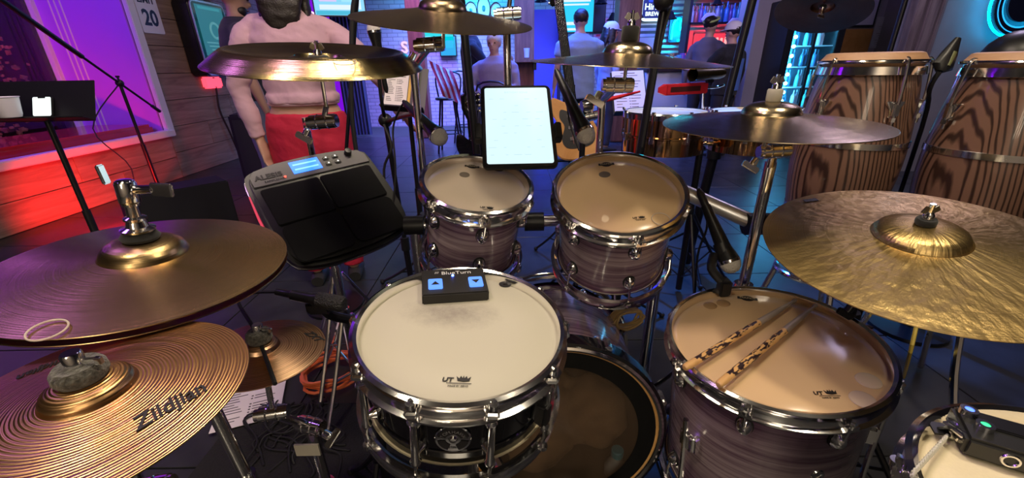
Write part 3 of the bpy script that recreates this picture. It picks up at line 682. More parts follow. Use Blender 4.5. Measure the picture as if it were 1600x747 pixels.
# effect cymbals
zc = cymbal('splash_cymbal', 'coppery grooved effect cymbal with large black script on it and thick felt', (-.401, .311, .862), (.021, -.031, 1), .254, BRZ_COPPER, rb=.036, hw=.012, hb=.016, xh=(1, .10, 0))
sc = cymbal('splash_cymbal', 'small rosy splash cymbal half behind the big scripted cymbal', (-.439, .597, .699), (.079, .027, 1), .203, BRZ_SPL, rb=.030, hw=.010, hb=.013)
def surf_z(R, rb, hw, r): a = (r - rb) / (R - rb); return hw * (1 - a) * (1 - .25 * a * (1 - a))
def script(t, body, p0, p1, R, rb, hw, zplane, size, flipt=False, sx=1.):
    """lettering that follows the bow; runs from pixel p0 to p1"""
    inv = t.matrix_world.inverted(); a = inv @ PZ(p0[0], p0[1], zplane); b = inv @ PZ(p1[0], p1[1], zplane); d = b - a
    o = text(body, size, INK, t, None, .0004, 'script_lettering', shear=.3, bold=.0004)
    xs = [v_.co.x for v_ in o.data.vertices]; w0 = max(xs) - min(xs); k = d.length / w0; c = (a + b) / 2; an = math.atan2(d.y, d.x)
    for v_ in o.data.vertices:
        x, y = v_.co.x * k, v_.co.y * k * sx; X = c.x + x * math.cos(an) - y * math.sin(an); Y = c.y + x * math.sin(an) + y * math.cos(an)
        v_.co = (X, Y, surf_z(R, rb, hw, math.hypot(X, Y)) + .0008 + v_.co.z)
script(zc, 'Zildjian', (204, 666), (318, 600), .127, .036, .012, .868, .03, sx=1.25)
script(zc, 'Zildjian', (112, 560), (26, 592), .127, .036, .012, .868, .03, sx=1.2)
script(sc, 'ZXT', (478, 514), (500, 526), .1015, .030, .010, .703, .014, sx=1.)
def splash_stand(label, cy, hole, base, arm_from, felt_r, felt_h, nr=.008):
    t = thing('splash_stand', label, 'stand', (base[0], base[1], 0)); T = sub(t); m = cy.matrix_world
    MB().lathe([(.006, hole), (felt_r * .86, hole - .001), (felt_r, hole + .004), (felt_r * .97, hole + felt_h - .004), (felt_r * .82, hole + felt_h), (.006, hole + felt_h)], 28, m).build('felt', FELT, T)
    MB().lathe([(0, hole + felt_h - .003), (nr, hole + felt_h - .003), (nr, hole + felt_h + .012), (nr * .88, hole + felt_h + .0135), (0, hole + felt_h + .0135)], 24, m).build('lock_nut', CHROME, T)
    ww = MB().box((.014, -.001, hole + felt_h + .005), (.016, .003, .005), m); ww.box((.022, -.002, hole + felt_h + .0045), (.006, .005, .008), m); ww.build('lock_lever', CHROME, T, bevel=.001)
    lo = m @ V((0, 0, hole - .16)); MB().cyl(m @ V((0, 0, hole + .01)), lo, .005, n=10).build('stud', CHROME, T)
    MB().cyl(lo, arm_from, .0065, n=10).build('boom_arm', CHROME, T); barrel(T, lo, (1, .2, 0), .045, .014)
    MB().cyl((base[0], base[1], .02), V(arm_from), .012, n=14).build('tube', CHROME, T); barrel(T, arm_from, (1, -.3, 0), .05, .017); wing(T, V(arm_from) + V((.03, -.01, -.01)), (1, -.4, -.3), .04)
    MB().box(V(arm_from) + V((.0, -.03, -.035)), (.05, .004, .03)).build('bar_code_tag', mat('paper_tag', (.6, .55, .45), .6), T)
    tripod(T, base[0], base[1], .26, .20, CHROME, .2); return t
splash_stand('chrome arm and thick grey felt carrying the scripted copper cymbal', zc, .028, (-.295, .36), (-.295, .36, .60), .0205, .015, .0078)
splash_stand('chrome arm and grey felt carrying the small rosy splash cymbal', sc, .023, (-.43, .66), (-.43, .66, .46), .0205, .018, .008)

# crashes, china, ride
ride = cymbal('ride_cymbal', 'big golden ride cymbal with hammered streaks above the floor tom', (.776, .729, .817), (-.117, -.143, 1), .508, BRZ_RIDE, rb=.074, hw=.024, hb=.026)
MB().box((-.066, .215, .006), (.030, .012, .001)).build('printed_badge', INK, ride)
cymbal_stand('black stand under the big golden ride cymbal', ride, .050, (.80, .80, .66), (.83, .87), mt=BLKM, fr=.016, fh=.012, spread=.30, rot=-.9)
crR = cymbal('crash_cymbal', 'pale bronze crash cymbal with blue sheen in front of the congas', (.590, .974, 1.019), (-.017, -.021, 1), .457, BRZ_CRASH, rb=.062, hw=.024, hb=.026)
pR = PY(1210, 236, 1.0)
cymbal_stand('chrome stand under the pale crash cymbal beside the rack bar', crR, .050, pR, (pR.x + .01, 1.02), felt=mat('pale_felt', (.45, .42, .36), .9), fr=.016, fh=.026, rtube=.016)
crM = cymbal('crash_cymbal', 'thin dark crash cymbal seen edge-on with blue sheen above the larger rack tom', PY(979, 98, 1.02), (.035, -.045, 1), .437, BRZ_CRASH, rb=.056, hw=.020, hb=.024)
pM = PY(966, 133, 1.03); bM = PY(938, 225, 1.24)
cymbal_stand('chrome rack-mounted boom with brass tilter under the edge-on crash cymbal', crM, .044, pM, (bM.x, 1.25), fr=.019, fh=.030, rack=.70, barrel_d=(1, 0, -.03))
crT = cymbal('crash_cymbal', 'dark bronze crash cymbal at the top edge above the tablet', (-.148, 1.063, 1.249), (.090, -.187, 1), .406, BRZ_DARK, rb=.055, hw=.022, hb=.024)
pT = PY(672, 70, 1.10); bT = PY(650, 150, 1.15)
cymbal_stand('chrome rack-mounted boom with a big tilter under the top dark crash', crT, .046, pT, (PY(650, 150, 1.25).x, 1.25), fr=.021, fh=.034, rack=.70)
ch = cymbal('china_cymbal', 'golden upside-down china cymbal with turned rim in front of the pink shirt', (-.429, 1.026, 1.180), (.070, -.108, 1), .457, BRZ_GOLD, rb=.050, hw=.0, hb=.020, china=True)
MB().torus(.020, .0011, M4.Translation((.115, -.160, .0075)) @ M4.Rotation(.12, 4, 'X'), 28, 6).build('damper_ring', CLEAR, ch)
pC = PY(505, 190, 1.05)
cymbal_stand('chrome stand with a big tilter barrel under the golden china cymbal', ch, -.012, pC, (PY(484, 222, 1.44).x, 1.44), fr=.022, fh=.012, barrel_d=(1, 0, .06))
co = cymbal('crash_cymbal', 'reddish copper crash cymbal seen from below above the cooler', (1.356, 2.032, 1.351), (.309, .383, 1), .356, BRZ_RED, rb=.045, hw=.018, hb=.02)
m = co.matrix_world
t = thing('cymbal_stand', 'black boom stand holding the reddish copper cymbal behind the congas', 'stand', (2.1, 2.5, 0)); T = sub(t)
MB().cyl(m @ V((0, 0, .055)), m @ V((0, 0, -.012)), .0045, n=10).build('stud', CHROME, T)
MB().lathe([(.004, .012), (.015, .012), (.015, .020), (.004, .022)], 18, m).build('felt', BFELT, T); MB().lathe([(0, -.012), (.008, -.012), (.009, .004), (.012, .010), (0, .011)], 14, m).build('sleeve_nut', CHROME, T)
wing(T, m @ V((.004, 0, .0)), -(m.to_3x3() @ V((0, 0, 1))), .03)
MB().tube([m @ V((0, 0, .05)), V((1.5, 2.2, 1.50)), V((2.1, 2.5, 1.62))], .009, 10, 4).build('boom_arm', BLKM, T); MB().cyl((2.1, 2.5, .05), (2.1, 2.5, 1.66), .013, n=14).build('tube', BLKM, T); tripod(T, 2.1, 2.5, .4, .28, BLKM)
# spare tall stand behind the tablet
pS = PY(794, 22, 1.26)
t = cymbal_stand('tall chrome tube rising behind the tablet, its tilter at the top edge', None, 0, pS, (PY(793, 110, 1.27).x, 1.27), rtube=.013, rack=.70)
MB().cyl(pS, pS + V((.02, -.02, .12)), .006, n=10).build('tilter_arm', CHROME, sub(t))
# rack bar behind the toms
rk = thing('drum_rack', 'chrome rack bar running behind the toms to the crash stand', 'rack', (0, 0, 0)); T = _Sub(rk, M4())
a = PY(640, 322, 1.20); b_ = PY(860, 338, 1.20); c_ = PY(1090, 318, 1.18); d = PY(1182, 350, 1.05)
a = V((-.30, 1.21, .70)); b_ = V((.07, 1.225, .70)); c_ = V((.47, 1.21, .72))
MB().tube([a, b_, c_], .019, 16).build('cross_bar', CHROMED, T); MB().tube([PY(1062, 297, 1.15), d], .021, 20).build('side_bar', mat('brushed_aluminium', (.72, .72, .74), .34, .7), T); MB().cyl(c_, PY(1066, 299, 1.15), .016, n=12).build('corner_post', CHROMED, T)
for p in (a, c_): MB().cyl((p.x, p.y, .0), p, .019, n=16).build('rack_leg', CHROMED, T)
for p in (a, b_, c_, d): MB().cyl(p - V((.03, 0, 0)), p + V((.03, 0, 0)), .030, n=18).build('rack_clamp', BLK, T)
for p, q in ((V((-.083, 1.10, .80)), V((-.07, 1.2, .72))), (V((.27, 1.13, .74)), V((.28, 1.195, .70)))):
    MB().cyl(p, q, .011, n=12).build('tom_holder', CHROME, T)
# ------------------------------------------------------------------ things on and around the kit
# percussion pad
def rrect(w_, h_, r, k=6):
    out = []
    for cx, cy, a in ((w_ / 2 - r, h_ / 2 - r, 0), (-w_ / 2 + r, h_ / 2 - r, 90), (-w_ / 2 + r, -h_ / 2 + r, 180), (w_ / 2 - r, -h_ / 2 + r, 270)):
        for i in range(k + 1):
            t_ = math.radians(a + 90 * i / k); out.append((cx + r * math.cos(t_), cy + r * math.sin(t_)))
    return out
pad = thing('drum_pad', 'black electronic percussion pad with blue screen beside the hi-hat', 'drum pad', place((-.524, 1.175, .792), (.412, -.503, .76), (.724, .687, .063)) @ M4.Scale(1.07, 4))
W_, H_ = .36, .33
body = [(-.172, .118), (-.160, .150), (-.10, .168), (0, .174), (.10, .170), (.158, .152), (.172, .12), (.178, -.02), (.168, -.112), (.140, -.150), (.06, -.168), (-.06, -.168), (-.140, -.150), (-.168, -.112), (-.178, -.02)]
body = [(p.x, p.y) for p in smoothpath([V((x, y, 0)) for x, y in body + body[:1]], 4)[:-1]]
MB().prism(body, -.045, 0).build('case', mat('pad_case', (.006, .006, .007), .32), pad, bevel=.010, seg=4)
MB().prism([(x * 1.006, y * 1.006) for x, y in body], -.030, -.026).build('rim_strip', CHROMED, pad, bevel=.001)
RUBP = mat('pad_rubber', (.006, .006, .0065), .75, bump=.1, nscale=300.); RUBP.node_tree.nodes['Principled BSDF'].inputs['Specular IOR Level'].default_value = .2
for sx in (-1, 1):
    for sy in (-1, 1):
        MB().prism([(x + sx * .0765, y + (.030 if sy > 0 else -.090)) for x, y in rrect(.150, .117, .022 if sy < 0 else .008)], 0, .005).build('strike_pad', RUBP, pad, bevel=.002)
cp = [(p[0] * .93, p[1] * .985) for p in body if p[1] > .112]
MB().prism([(-.160, .098), (.160, .098), (.160, .13), (.145, .150), (.09, .162), (0, .166), (-.09, .162), (-.145, .150), (-.160, .13)], 0, .004).build('control_panel', mat('panel_grey', (.15, .147, .145), .5, .1), pad, bevel=.002)
sc_ = MB().box((-.015, .133, .0048), (.078, .040, .002)).build('screen', emat('lcd_blue', (.02, .18, 1.0), 2.2), pad)
for k in range(2): MB().box((-.015, .141 - .016 * k, .0062), (.064, .005, .0004)).build('screen_text', emat('lcd_light', (.15, .45, 1.0), 2.0), pad)
for x in (.045, .072):
    for y in (.122, .142):
        bt = MB().box((x, y, .006), (.018, .012, .005)).build('button', BLK, pad, bevel=.002); MB().ball((x, y, .0088), .0026, 8).build('button_lamp', emat('button_lamp', (1, .95, .9), 1.2), bt)
MB().lathe([(0, .020), (.009, .019), (.011, .005), (0, .004)], 18, M4.Translation((.112, .143, 0))).build('volume_knob', BLK, pad)
MB().ball((-.078, .112, .0045), .003, 8).build('power_lamp', emat('red_lamp', (1, .05, .03), 6), pad)
text('ALESIS', .021, INK, pad, M4.Translation((-.115, .124, .0052)), .0004, sx=1.15, bold=.0006)
text('SAMPLEPAD', .008, INK, pad, M4.Translation((-.105, .108, .0052)), .0003, sx=1.2)
MB().tube([(-.174, .09, -.018), (-.181, -.01, -.018), (-.172, -.10, -.018)], .003, 6, 4).build('edge_lamp', emat('edge_lamp', (.9, .06, .12), .8), pad)
t = thing('pad_stand', 'chrome stand and clamp holding up the electronic percussion pad', 'stand', (-.60, 1.27, 0)); T = sub(t)
mm = pad.matrix_world
MB().cyl(mm @ V((0, -.02, -.045)), (-.60, 1.27, .60), .013, n=14).build('mount_rod', CHROME, T); barrel(T, (-.60, 1.27, .60), (1, 0, 0), .07, .022); MB().cyl((-.60, 1.27, .02), (-.60, 1.27, .6), .015, n=14).build('tube', CHROME, T); tripod(T, -.60, 1.27, .34, .24)
for k in (-1, 1): MB().box((0, 0, 0), (.06, .05, .035), mm @ M4.Translation((-.12 * k, -.10, -.062))).build('mount_plate', BLK, T, bevel=.005)

# tablet
tb = thing('tablet', 'white glowing tablet in a black case showing sheet music', 'tablet', place((.021, 1.125, 1.009), (.051, -.715, .698), (.998, .062, -.01)))
MB().prism(rrect(.192, .262, .016), -.014, -.001).build('case', BLK, tb, bevel=.003)
MB().prism(rrect(.186, .256, .013), -.002, .001).build('bezel', mat('tablet_bezel', (.02, .02, .025), .1), tb)
MB().prism(rrect(.170, .240, .006), .001, .0014).build('screen', emat('tablet_page', (.72, .95, 1.0), 1.05), tb)
txm = emat('tablet_ink', (.60, .83, .88), 1.0)
text('BIRTHDAY SONG', .008, txm, tb, M4.Translation((.0, .104, .0020)), .0002)
rr = random.Random(4)
for row in range(9):
    for k in range(5):
        x = -.065 + .030 * k + rr.uniform(-.006, .006)
        if rr.random() < .6: MB().box((x, .082 - .022 * row, .0018), (rr.uniform(.006, .02), .0016, .0003)).build('note_line', txm, tb)
t = thing('tablet_holder', 'black clamp arm holding the tablet on the tall chrome stand', 'holder', (.03, 1.27, .75)); T = sub(t); mm = tb.matrix_world
MB().tube([mm @ V((0, -.02, -.016)), mm @ V((0, -.02, -.07)), V((.0, 1.262, .93))], .010, 10, 4).build('arm', BLK, T)
for x in (-.105, .105): MB().box((0, 0, 0), (.018, .05, .03), mm @ M4.Translation((x, -.02, -.01))).build('jaw', BLK, T, bevel=.003)
MB().box((0, 0, 0), (.20, .035, .012), mm @ M4.Translation((0, -.02, -.024))).build('bridge', BLK, T, bevel=.003)
MB().lathe([(.013, -.025), (.024, -.025), (.024, .025), (.013, .025)], 16, M4.Translation((PY(793, 110, 1.27).x, 1.27, .93))).build('clamp', BLK, T)

# page turner box on the snare head
sn_m = SN[0].matrix_world
bx = V((-.094, .633, .720))
pt = thing('page_turner', 'black page-turner box with two lit blue arrow buttons on the snare', 'pedal', place((-.120, .748, .748 - .0205), (.075, -.077, 1), (.127, .025, -.0075)))
MB().prism([(-.0645, -.046), (.0645, -.046), (.0645, .046), (-.0645, .046)], .0012, .0245).build('case', mat('matt_black_case', (.014, .013, .013), .5), pt, bevel=.0025)
for x, up in ((-.038, 1), (.042, -1)):
    bt = MB().prism([(a + x, b - .012) for a, b in rrect(.028, .034, .003, 3)], .0245, .0285).build('button', emat('blue_button', (.10, .28, 1.0), 1.6), pt, bevel=.001)
    MB().prism([(x - .008, -.012 - .005 * up), (x + .008, -.012 - .005 * up), (x, -.012 + .007 * up)][::1], .0284, .0290).build('arrow', INK, bt, smooth=False)
MB().ball((-.002, .018, .0250), .0026, 10).build('status_lamp', emat('blue_lamp', (.05, .12, 1.0), 25), pt)
text('BlueTurn', .0165, WHITEINK, pt, M4.Translation((.006, .029, .0249)), .0002); text('///', .010, WHITEINK, pt, M4.Translation((-.034, .032, .0249)), .0002)

# drum sticks
STICK, _nt, _p = _new('printed_hickory')
_tc = N(_nt, 'ShaderNodeTexCoord'); _mp = N(_nt, 'ShaderNodeMapping'); _mp.inputs['Scale'].default_value = (160, 160, 45); _nz = N(_nt, 'ShaderNodeTexNoise', i_Scale=1., i_Detail=2.)
_cr = N(_nt, 'ShaderNodeValToRGB'); _cr.color_ramp.elements[0].position = .49; _cr.color_ramp.elements[0].color = (.72, .42, .16, 1); _cr.color_ramp.elements[1].position = .53; _cr.color_ramp.elements[1].color = (.03, .015, .02, 1)
_nt.links.new(_tc.outputs['Object'], _mp.inputs['Vector']); _nt.links.new(_mp.outputs[0], _nz.inputs['Vector']); _nt.links.new(_nz.outputs['Fac'], _cr.inputs['Fac']); _nt.links.new(_cr.outputs[0], _p.inputs['Base Color']); _p.inputs['Roughness'].default_value = .4
HICK = wood_mat('hickory', (.62, .34, .13), (.74, .44, .19), (60, 60, 6), .4)
def drumstick(label, a, b):
    a = V(a); b = V(b); L = (b - a).length
    t = thing('drumstick', label, 'drumstick', place(a, b - a), 'drumsticks on the floor tom')
    MB().lathe([(0, 0), (.005, .001), (.0074, .004), (.0078, .012), (.0078, .035)], 16).build('butt', HICK, t)
    MB().lathe([(.0078, .035), (.0079, .10), (.0078, L * .62)], 16).build('printed_shaft', STICK, t)
    MB().lathe([(.0078, L * .62), (.0060, L * .82), (.0030, L * .955), (.0028, L * .958), (.0046, L * .972), (.0050, L * .985), (.0030, L), (0, L)], 16).build('tip', wood_mat('grey_hickory', (.30, .24, .20), (.42, .35, .30), (60, 60, 6), .45) if 'grey_hickory' not in _m else _m['grey_hickory'], t)
drumstick('printed drumstick lying farther back on the floor tom', V((.342, .672, .583)), V((.690, .876, .613)))
drumstick('printed drumstick lying nearer on the floor tom, butt over the rim', V((.385, .619, .586)), V((.722, .850, .615)))

# microphones
GRILLE = mat('mic_grille', (.66, .63, .59), .45, .15, bump=.6, nscale=420.)
def mic(label, ball, tail, r=.0255, L=.165, cable=None, mname='microphone'):
    ball = V(ball); tail = V(tail); d = (tail - ball).normalized(); m = place(ball, d)
    t = thing(mname, label, 'microphone', m)
    MB().lathe([(0, -r), (r * .55, -r * .86), (r * .86, -r * .52), (r, -.002), (r, .004)], 28).build('grille', GRILLE, t)
    MB().lathe([(r, .003), (r * 1.04, .004), (r * 1.04, .011), (r, .012)], 28).build('grille_band', CHROMED, t)
    MB().lathe([(r, .011), (r * .90, .026), (r * .74, .042), (r * .52, L * .8), (r * .48, L), (0, L)], 24).build('handle', mat('mic_body', (.020, .020, .022), .3, .4), t)
    MB().lathe([(0, L - .002), (r * .38, L), (r * .38, L + .035), (r * .2, L + .05), (0, L + .05)], 14).build('cable_plug', BLK, t)
    if cable: MB().tube([V((0, 0, L + .045))] + [m.inverted() @ V(p) for p in cable], .0032, 6, 6).build('cable', RUB, t)
    return t
m1 = PY(686, 214, 1.20); m1t = m1 + (PY(648, 176, 1.30) - m1)
mic('vocal microphone with silver ball head hanging over the smaller tom', m1, m1t, cable=[PY(622, 176, 1.36), PY(614, 205, 1.36), PY(618, 270, 1.30), PY(612, 345, 1.22)])
m2 = PY(915, 210, 1.14); mic('microphone with silver ball head pointing down beside the tablet', m2, PY(892, 160, 1.20), cable=[PY(884, 150, 1.3), PY(890, 190, 1.35), PY(905, 235, 1.3)])
m3 = PY(1141, 412, .98); mic('microphone with silver ball head pointing down behind the floor tom', m3, PY(1118, 358, 1.03), r=.026, cable=[PY(1105, 350, 1.06), PY(1090, 400, 1.1), PY(1085, 480, 1.1)])
t = thing('mic_clip', 'black rim clip carrying the microphone behind the floor tom', 'mic clip', PY(1131, 451, .94)); T = sub(t)
MB().box(PY(1131, 449, .945), (.030, .030, .045)).build('rim_clamp', BLK, T, bevel=.005)
MB().tube([PY(1128, 440, .95), PY(1112, 420, .97), PY(1116, 398, 1.0)], .012, 10, 4).build('gooseneck', BLK, T); MB().cyl(PY(1132, 396, .995), PY(1126, 380, 1.01), .020, n=16).build('holder', BLK, T)
# snare microphone
sm = thing('snare_microphone', 'slim black microphone pointing across the left rim of the snare', 'microphone', PY(460, 459, .74)); T = sub(sm)
a = PY(432, 456, .74); b = PY(538, 476, .72); d = (b - a); 
MB().lathe([(0, 0), (.007, 0), (.008, .03), (.011, .034), (.012, d.length * .52), (.0155, d.length * .60), (.0155, d.length * .62)], 20, place(a, d)).build('barrel', mat('mic_body', (.02, .02, .022), .3, .4), T)
MB().lathe([(.0160, d.length * .62), (.0165, d.length * .66), (.0165, d.length * .95), (.013, d.length), (0, d.length)], 20, place(a, d)).build('capsule_cap', mat('mic_cap', (.03, .03, .03), .5, bump=1., nscale=300.), T)
MB().tube([a, PY(395, 458, .76), PY(372, 470, .72), PY(400, 520, .62), PY(430, 600, .5)], .0034, 6, 6).build('cable', RUB, T)
t = thing('mic_stand', 'short black boom stand behind the snare holding its slim microphone', 'stand', (-.36, .80, 0)); T = sub(t)
MB().tube([PY(505, 470, .735), PY(515, 492, .74), V((-.33, .80, .62))], .010, 10, 4).build('boom', BLKM, T); MB().cyl((-.36, .80, .02), V((-.33, .80, .63)), .011, n=12).build('pole', BLKM, T); MB().box(PY(500, 478, .735), (.05, .03, .03)).build('mic_holder', BLK, T, bevel=.006); tripod(T, -.36, .80, .2, .18, BLKM)

# wireless pack lying on the side snare
SZ = .7215
pk = thing('wireless_pack', 'black wireless belt pack with green and blue lamps on the side snare', 'wireless pack', M4.Translation(PZ(1572, 708, SZ)) @ M4.Rotation(-.55, 4, 'Z'))
MB().box((0, 0, .0135), (.095, .062, .026)).build('case', mat('pack_case', (.018, .018, .018), .35), pk, bevel=.004)
MB().box((.006, .012, .0275), (.075, .026, .004)).build('pack_clip', BLKM, pk, bevel=.0015)
for x, y, c_, s__ in ((-.036, .018, (.05, .12, 1), 5), (-.028, -.004, (.05, 1, .35), 1.5)):
    MB().lathe([(.0045, .026), (.0085, .026), (.0085, .034), (.0045, .034)], 18, M4.Translation((x, y, 0))).build('knob', CHROMED, pk)
    MB().lathe([(0, .026), (.0045, .026), (.0045, .033), (0, .033)], 14, M4.Translation((x, y, 0))).build('knob_lamp', emat('knob_lamp_%d' % s__, c_, s__), pk)
MB().torus(.007, .0018, M4.Translation((-.01, -.0315, .014)) @ M4.Rotation(PI / 2, 4, 'X'), 20, 6).build('jack_ring', CHROME, pk)
for x in (-.048,):
    for y in (-.015, .012): MB().box((x, y, .012), (.006, .012, .006)).build('latch', CHROME, pk, bevel=.001)
st = thing('strap', 'black strap with silver buckle and coiled clear lead on the side snare', 'strap', PZ(1462, 678, SZ)); T = sub(st)
pts = [PZ(1455, 668, SZ + .006), PZ(1480, 672, SZ + .008), PZ(1497, 670, SZ + .022), PZ(1512, 676, SZ + .010)]
for a, b in zip(pts, pts[1:]): MB().beam(a, b, .020, .003).build('webbing', BLK, T)
MB().box(PZ(1496, 671, SZ + .020), (.014, .024, .004)).build('buckle', CHROME, T, bevel=.001)
A = PZ(1478, 684, SZ + .006); B = PZ(1424, 742, SZ + .012); K = 120
MB().tube([A.lerp(B, i / K) + .0045 * (math.cos(i * .9) * V((.7, .7, 0)) + math.sin(i * .9) * V((0, 0, 1))) for i in range(K + 1)], .0013, 5).build('coiled_lead', mat('clear_lead', (.6, .58, .52), .2, coat=.5), T)
# ------------------------------------------------------------------ congas, timbales, stands
SKIN = wood_mat('conga_skin', (.40, .22, .12), (.52, .31, .18), (6, 6, 30), .5)
def conga(label, x, y, zt, rh=.130, rot=0.):
    t = thing('conga', label, 'conga', M4.Translation((x, y, zt)) @ M4.Rotation(rot, 4, 'Z'), 'congas')
    P = [(rh - .010, -.035), (rh + .004, -.10), (rh + .016, -.20), (rh + .022, -.30), (rh + .018, -.40), (rh + .002, -.52), (rh - .022, -.64), (rh - .038, -.74)]
    P = [(p.x, p.z) for p in smoothpath([V((a, 0, b)) for a, b in P], 4)]
    MB().lathe(P, 64).build('shell', CONGAW, t)
    MB().lathe([(0, -.738), (rh - .040, -.738)], 40).build('shell_foot', RUB, t)
    MB().lathe([(0, 0), (rh - .020, 0), (rh - .010, -.003), (rh + .002, -.022), (rh - .008, -.040)], 64).build('skin_head', SKIN, t)
    MB().torus(rh + .006, .0052, M4.Translation((0, 0, -.026)), 64, 10).build('rim', CHROME, t)
    MB().lathe([(rh - .002, -.036), (rh + .004, -.040), (rh + .008, -.062), (rh + .004, -.064)], 64).build('crown_band', CHROME, t)
    def rad(z):
        for (r0, z0), (r1, z1) in zip(P, P[1:]):
            if z1 <= z <= z0: return r0 + (r1 - r0) * (z - z0) / (z1 - z0)
        return rh
    for z in (-.265, -.50):
        r = rad(z); MB().lathe([(r, z + .010), (r + .003, z + .009), (r + .003, z - .009), (r - .001, z - .010)], 64).build('band', CHROME, t)
    for k in range(5):
        a = 2 * PI * k / 5 + .35; c_, s_ = math.cos(a), math.sin(a); r = rad(-.15)
        lg = MB(); q = shell_frame(a, -.155, r)
        lg.prism([(-.026, .022), (.026, .022), (.012, -.004), (.010, -.026), (-.010, -.026), (-.012, -.004)], -.002, .012, q); lg.prism([(-.009, .016), (.009, .016), (.009, -.02), (-.009, -.02)], .010, .022, q)
        lo = lg.build('side_plate', CHROME, t, bevel=.003)
        MB().tube([((r + .016) * c_, (r + .016) * s_, -.205), ((r + .017) * c_, (r + .017) * s_, -.12), ((rh + .020) * c_, (rh + .020) * s_, -.045), ((rh + .014) * c_, (rh + .014) * s_, -.020), ((rh + .004) * c_, (rh + .004) * s_, -.019)], .0045, 8, 3).build('tuning_hook', CHROME, lo)
        MB().cyl(((r + .016) * c_, (r + .016) * s_, -.190), ((r + .016) * c_, (r + .016) * s_, -.178), .0085, n=6).build('tuning_nut', CHROME, lo)
    return t
cl = PY(1366, 82, 1.40); cr = PY(1618, 80, 1.22)
conga('oak-grained conga standing beside the cooler, full width in view', cl.x, 1.40, cl.z, rot=.5)
conga('oak-grained conga cut by the picture edge with the blue lit wall behind', cr.x, 1.22, cr.z, rot=.15)
for c_, y, lb in ((cl, 1.40, 'chrome stand under the fully visible conga'), (cr, 1.22, 'chrome stand under the conga at the picture edge')):
    t = thing('conga_stand', lb, 'stand', (c_.x, y, 0)); zb = c_.z - .74
    MB().torus(.115, .010, M4.Translation((0, 0, zb - .012)), 40, 8).build('cradle_ring', CHROME, t)
    for k in range(3):
        a = k * 2 * PI / 3 + .5; MB().tube([(.11 * math.cos(a), .11 * math.sin(a), zb - .012), (.16 * math.cos(a), .16 * math.sin(a), zb * .5), (.24 * math.cos(a), .24 * math.sin(a), .012)], .011, 8, 4).build('leg', CHROME, t)
# conga microphone between the two
t = thing('conga_microphone', 'black clip-shaped microphone pointing up between the two congas', 'microphone', PY(1470, 105, 1.32)); T = sub(t)
a = PY(1468, 112, 1.32); b = PY(1497, 60, 1.34)
MB().loft([(a, .010, .010), (a.lerp(b, .15), .030, .017), (a.lerp(b, .55), .022, .014), (b, .008, .007)], 14).build('body', BLK, T)
MB().loft([(a.lerp(b, .18) + V((0, -.018, 0)), .004, .002), (a.lerp(b, .6) + V((0, -.015, 0)), .006, .002)], 8).build('badge_strip', mat('dull_green', (.12, .13, .05), .5), T)
MB().tube([a, PY(1452, 140, 1.33), PY(1440, 200, 1.36), V((PY(1430, 240, 1.38).x, 1.38, .40))], .0065, 8, 4).build('gooseneck', BLKM, T)
MB().cyl((PY(1430, 240, 1.38).x, 1.38, 0), (PY(1430, 240, 1.38).x, 1.38, .42), .012).build('stand_tube', BLKM, T); MB().lathe([(0, 0), (.11, 0), (.11, .012), (.03, .022), (0, .022)], 28, M4.Translation((PY(1430, 240, 1.38).x, 1.38, 0))).build('round_base', BLKM, T)

# timbales
TIMB = mat('polished_brass_shell', (.86, .52, .24), .10, 1., noise_amt=.12, nscale=9.)
def timbale(label, c, R, h=.165):
    t = thing('timbale', label, 'timbale', M4.Translation(c), 'timbales')
    MB().lathe([(R - .006, -.010), (R - .006, -.085), (R - .001, -.088), (R - .001, -.094), (R - .006, -.097), (R - .006, -h), (R - .014, -h), (R - .014, -.01)], 72).build('shell', TIMB, t)
    MB().lathe([(R - .008, .010), (R, .012), (R + .004, .006), (R + .002, -.016), (R - .006, -.016), (R - .008, .01)], 72).build('hoop', CHROME, t); MB().lathe([(0, 0), (R - .008, 0), (R - .005, -.006)], 48).build('head', CREAMFILM, t)
    for k in range(8):
        a = 2 * PI * k / 8 + .2; c_, s_ = math.cos(a), math.sin(a)
        r_ = MB().cyl(((R + .010) * c_, (R + .010) * s_, -.10), ((R + .010) * c_, (R + .010) * s_, .016), .0042, n=8); r_.cyl(((R + .010) * c_, (R + .010) * s_, .008), ((R + .010) * c_, (R + .010) * s_, .020), .008, n=10)
        r_.box((0, 0, .008), (.018, .030, .018), shell_frame(a, -.095, R - .006)); r_.build('tension_rod', CHROME, t)
c1 = V((.695, 1.926, .947)); c2 = V((1.125, 1.98, .935))
timbale('brass timbale drum fully in view below the red block', c1, .18); timbale('brass timbale drum mostly hidden behind the pale crash', c2, .19)
t = thing('timbale_stand', 'black stand carrying the two brass timbales', 'stand', (.90, 1.98, 0)); T = sub(t)
MB().cyl((.90, 1.98, .02), (.90, 1.98, .86), .016).build('pole', BLKM, T); MB().cyl((c1.x + .14, 1.97, .80), (c2.x - .15, 1.98, .80), .012).build('cross_tube', CHROME, T); tripod(T, .90, 1.98, .45, .34, BLKM)
MB().cyl((.90, 1.98, .80), PY(1100, 130, 1.97), .006).build('bell_post', CHROME, T)
